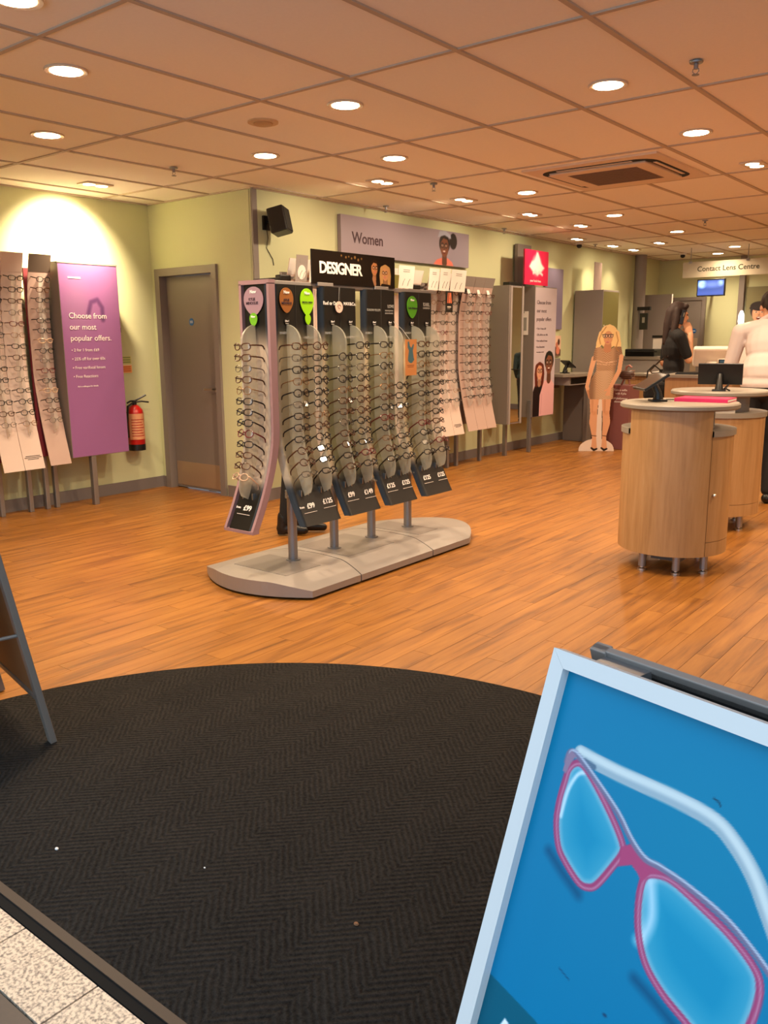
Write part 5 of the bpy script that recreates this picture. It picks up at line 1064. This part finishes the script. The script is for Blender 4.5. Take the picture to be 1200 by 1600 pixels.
def hand(b, w, d, n, thumb, curl=.5, L=.17):
    """palm and five unequal fingers: wrist w, direction d, palm normal n (fingers curl to it), thumb side"""
    w, d, n = Vector(w), Vector(d).normalized(), Vector(n).normalized(); sd = d.cross(n).normalized()*thumb; d = n.cross(d.cross(n)).normalized()*1 if False else d
    p = w+d*L*.48
    for k in (-1.0, -.33, .33, 1.0): b.chain([w+sd*k*.014, p+sd*k*.03], [.014, .0125])
    for k, f in zip((1.0, .36, -.3, -.95), (.44, .5, .46, .36)):
        q = p+sd*k*.03; a1 = (d+n*curl*.6+sd*k*.1).normalized(); a2 = (d*(1-curl*.6)+n*curl*1.4).normalized(); a3 = (d*(1-curl*1.3)+n*curl*1.8).normalized()
        j1 = q+a1*L*f*.45; j2 = j1+a2*L*f*.33; b.chain([q, j1, j2, j2+a3*L*f*.25], [.0098, .009, .0083, .0075])
    t0 = w+d*.03+sd*.02; t1 = t0+(d*.7+sd*.7+n*.3).normalized()*.04; b.chain([t0, t1, t1+(d+sd*.2+n*.5).normalized()*.035], [.0135, .011, .009])
def person(label, loc, rz, H, skin, hairm, top, legs, arms, head=(0, 0, 0), lean=0, hair='long', group=None, shoulders=.175, belly=1.0, shoe='flat', sleeve='short', name='person', extra=None, torso_d=1.0, hipw=1.0):
    """stands at loc facing local -y; sizes in the body's own metres for H = 1.70"""
    s = H/1.70; t = thing(name, label, 'person', loc, rz); t.scale = (s, s, s)
    def bend(v):
        k = min(1, max(0, (v.z-.88)/.25)); a = lean*k; h = Vector((0, 0, .9)); u = v-h
        return h+Vector((u.x, u.y*math.cos(a)-u.z*math.sin(a), u.y*math.sin(a)+u.z*math.cos(a))) if v.z > .88 else v
    hp = Vector((0, -.012, 1.565)); Mh = Matrix.Translation(Vector((0, 0, 1.47))) @ Euler(head).to_matrix().to_4x4() @ Matrix.Translation(Vector((0, 0, -1.47)))
    hd = lambda p: Mh @ Vector(p)
    b = Body(); R3 = Mh.to_3x3()
    b.ell(hd((0, .0, 1.6)), (.073, .092, .098), R3).ell(hd((0, -.03, 1.535)), (.056, .066, .07), R3).ell(hd((0, -.062, 1.497)), (.026, .026, .02), R3).ell(hd((0, -.068, 1.53)), (.035, .028, .035), R3)
    b.chain([hd((0, -.092, 1.585)), hd((0, -.108, 1.553))], [.009, .0135]); b.ell(hd((0, -.094, 1.52)), (.022, .01, .011), R3)
    for q in (-1, 1): b.ell(hd((q*.074, .008, 1.56)), (.009, .018, .03), R3); b.ell(hd((q*.03, -.088, 1.598)), (.02, .012, .008), R3)
    b.chain([(0, .015, 1.38), hd((0, .0, 1.53))], [.056, .05])
    b.ell((0, .01, 1.24), (.15, .098*torso_d, .17)).ell((0, 0, 1.05), (.128*belly, .092*belly*torso_d, .16)).ell((0, .01, .91), (.16*hipw, .112, .12)).chain([(-shoulders+.03, .01, 1.36), (0, .02, 1.4), (shoulders-.03, .01, 1.36)], [.055, .06, .055])
    for q, L in zip((-1, 1), legs): b.chain([(q*.085, .005, .88), L[0], L[1]], [.085, .056, .04]); b.chain([Vector(L[1])+Vector((0, .02, -.035)), Vector(L[1])+Vector((L[2], -.06, -.05)), Vector(L[1])+Vector((L[2]*2, -.14, -.058))], [.035, .034, .026])
    for q, A in zip((-1, 1), arms):
        b.chain([(q*shoulders, .01, 1.355), A['e'], A['w']], [.05, .04, .028]); hand(b, A['w'], A['d'], A['n'], A['t'], A.get('c', .5))
    b.build('body', skin, t, .0075, 3, bend)
    c = Body(); k = .014
    c.ell((0, .012, 1.24), (.15+k, .098*torso_d+k, .175+k*.5)).ell((0, 0, 1.05), (.128*belly+k, .092*belly*torso_d+k, .17)).ell((0, .01, .93), (.16*hipw+k, .112+k, .1)).chain([(-shoulders+.03, .01, 1.358), (0, .022, 1.392), (shoulders-.03, .01, 1.36)], [.066, .073, .066])
    for q, A in zip((-1, 1), arms):
        S, E_ = Vector((q*shoulders, .01, 1.355)), Vector(A['e']); W_ = Vector(A['w'])
        if sleeve == 'short': c.chain([S, S.lerp(E_, .8)], [.062, .053])
        else: c.chain([S, E_, E_.lerp(W_, .86)], [.066, .056, .042])
    if extra: extra(c)
    c.build('top', top[0], t, .009, 4, bend)
    d = Body(); d.ell((0, .01, .9), (.16*hipw+.01, .122, .11))
    for q, L in zip((-1, 1), legs): d.chain([(q*.085, .005, .86), L[0], Vector(L[1])+Vector((0, 0, .015))], [.097, .066, .05])
    d.build('trousers', top[1], t, .009, 4, bend)
    for q, L in zip((-1, 1), legs):
        f = Body(); A = Vector(L[1]); hl = .03 if shoe == 'boot' else 0
        f.chain([A+Vector((0, .03, -.045)), A+Vector((L[2], -.05, -.048)), A+Vector((L[2]*2, -.15, -.062))], [.042, .042, .03]); 
        if shoe == 'boot': f.chain([A+Vector((0, .01, .05)), A+Vector((0, .02, -.04))], [.05, .046])
        f.m.box(A.x-.03+L[2]*.0, A.x+.03, A.y-.0, A.y+.06, A.z-.1+.01, A.z-.05) if shoe == 'boot' else None
        f.build('shoe', M_BLACK, t, .007, 2)
    h = Body(); h.ell(hd((0, .012, 1.615)), (.083, .1, .1), R3)
    if hair == 'long':
        h.chain([hd((0, .06, 1.6)), hd((0, .075, 1.48)), (0, .095, 1.30)], [.066, .056, .04])
        for q in (-1, 1): h.chain([hd((q*.06, .03, 1.62)), hd((q*.078, .03, 1.52)), (q*.085, .055, 1.36)], [.035, .034, .03])
        h.chain([hd((-.05, -.055, 1.665)), hd((0, -.07, 1.675)), hd((.05, -.055, 1.665))], [.028, .028, .028])
    else:
        h.chain([hd((0, .07, 1.6)), hd((0, .075, 1.53))], [.06, .045]); h.chain([hd((-.045, -.055, 1.668)), hd((.045, -.055, 1.668))], [.026, .026])
    h.build('hair', hairm, t, .008, 3, bend)
    e = MB()
    for q in (-1, 1): e.ell(bend(hd((q*.03, -.0915, 1.583))), (.0105, .007, .0055)); e.tube([bend(hd((q*.017, -.1, 1.603))), bend(hd((q*.045, -.088, 1.602)))], .003, 5)
    e.build('eyes', M_EYE, t); MB().ell(bend(hd((0, -.099, 1.519))), (.021, .008, .007)).build('lips', M_LIP, t)
    return t, bend, hd
st = [((.082, -.015, .48), (.08, .02, .085), .012)]; legs0 = [((-.082, -.015, .48), (-.08, .02, .085), -.012), ((.082, -.015, .48), (.08, .02, .085), .012)]
# woman on the phone
wm, bd, hd = person('woman in black with long dark hair holding a phone to her ear by the tills', (-3.19, 8.88, 0), math.radians(128), 1.69, M_SKIN, M_HAIRB, (M_CLB, M_CLB), legs0,
    [dict(e=(-.19, -.09, 1.12), w=(-.125, -.115, 1.37), d=(.22, .3, .9), n=(.9, -.2, 0), t=1, c=.55), dict(e=(.2, .04, 1.08), w=(.17, -.12, .93), d=(0, -.4, -.9), n=(-1, 0, 0), t=1, c=.4)], head=(.12, 0, 0))
ph = thing('telephone', 'dark handset held to the ear of the woman in black', 'phone', (0, 0, 0), 0)
ph.matrix_world = Matrix.Translation((-3.19, 8.88, 0)) @ Matrix.Rotation(math.radians(128), 4, 'Z') @ Matrix.Scale(1.69/1.7, 4)
MB().box(-.02, .02, -.012, .012, -.075, .075, Matrix.Translation((-.1, -.03, 1.55)) @ Matrix.Rotation(.2, 4, 'X') @ Matrix.Rotation(1.3, 4, 'Z'), bev=.005).build('handset', M_BLACK, ph); MB().box(-.012, .012, -.004, .004, -.02, .02, Matrix.Translation((-.114, -.035, 1.575)) @ Matrix.Rotation(.2, 4, 'X')).build('back_glint', M_CHROME, ph)
dt = thing('desk_telephone', 'black desk telephone on the low beech counter, its cord running to the woman in black', 'telephone', (0, 0, 0), 0); MB().box(-4.12, -3.98, 10.95, 11.1, .8705, .93, bev=.01).build('telephone_base', M_BLACK, dt)
cd = MB().tube([(-3.2, 8.75, 1.15), (-3.36, 8.95, 1.1), (-3.6, 9.3, .98), (-3.85, 10.0, .92), (-4.0, 10.97, .9)], .008, 6).build('telephone_cord', M_BLACK, dt)
bg_ = thing('handbag', 'black bag hanging at the hip of the woman in black', 'bag', (-3.31, 8.70, .80), math.radians(128)); MB().box(-.05, .05, -.11, .11, -.09, .09, bev=.03).build('bag_body', M_CLB, bg_); MB().tube([(0, -.09, .08), (.0, -.06, .2), (0, .02, .26), (0, .08, .2), (0, .09, .08)], .008, 6).build('strap', M_BLACK, bg_)
# man in the white shirt, from behind
ml = [((-.09, -.03, .48), (-.09, .02, .085), -.012), ((.10, .0, .48), (.11, .03, .085), .012)]
mn, bd, hd = person('man in a white shirt seen from behind, bending over the second island', (-1.88, 7.30, 0), math.radians(192), 1.76, M_SKIN, M_HAIRD, (M_SHIRT, M_CLB), ml,
    [dict(e=(-.25, -.12, 1.12), w=(-.16, -.33, 1.06), d=(.3, -.9, -.2), n=(0, 0, -1), t=1, c=.4), dict(e=(.26, -.10, 1.12), w=(.17, -.3, 1.05), d=(-.3, -.9, -.2), n=(0, 0, -1), t=-1, c=.4)], head=(.35, 0, 0), lean=.32, hair='short', shoulders=.205, belly=1.28, sleeve='long', torso_d=1.15)
co_ = Body(); co_.chain([bd(Vector((-.055, .02, 1.44))), bd(Vector((0, .065, 1.455))), bd(Vector((.055, .02, 1.44)))], [.026, .026, .026]); co_.build('collar', M_SHIRT, mn, .006, 2)
# customer behind the gondola: boots and legs show under the panels
bl = [((-.05, .02, .48), (-.05, .07, .1), -.004), ((.05, -.05, .48), (.05, -.07, .1), .006)]
cs, bd, hd = person('person in black leggings and ankle boots standing behind the gondola', (-4.13, 4.17, 0), math.radians(128), 1.53, M_SKIN, M_HAIRD, (M_CLB, M_CLB), bl,
    [dict(e=(-.19, .05, 1.1), w=(-.17, -.08, .9), d=(0, -.3, -.9), n=(1, 0, 0), t=-1, c=.4), dict(e=(.19, .05, 1.1), w=(.17, -.08, .9), d=(0, -.3, -.9), n=(-1, 0, 0), t=1, c=.4)], shoe='boot', hair='short', sleeve='long')

# customer at the far right, seen in the wall mirror
mc, bd, hd = person('short customer in a dark teal coat with fair hair, seen only in the wall mirror', (-2.35, 11.9, 0), math.radians(150), 1.33, M_SKIN, M_HAIRY, (mat('coat_teal', rgb(30, 52, 56), .8), M_CLB), legs0,
    [dict(e=(-.2, .05, 1.1), w=(-.18, -.08, .9), d=(0, -.3, -.9), n=(1, 0, 0), t=-1, c=.4), dict(e=(.2, .05, 1.1), w=(.18, -.08, .9), d=(0, -.3, -.9), n=(-1, 0, 0), t=1, c=.4)], hair='short', sleeve='long', belly=1.2)

# crumbs on the mat
for x, y, r, l, m_ in ((-1.976, 1.048, .006, 'white crumb on the mat near its left edge', M_WHITE), (-1.595, 1.24, .003, 'tiny pale crumb on the mat, lower middle', M_WHITE), (-1.142, 1.316, .007, 'brown speck on the mat towards the A-board', mat('speck_brown', rgb(120, 80, 50), .8))):
    tag(MB().ell((x, y, .004+r*.5), (r, r*.8, r*.6), n=8).build('crumb', m_), l, 'crumb')
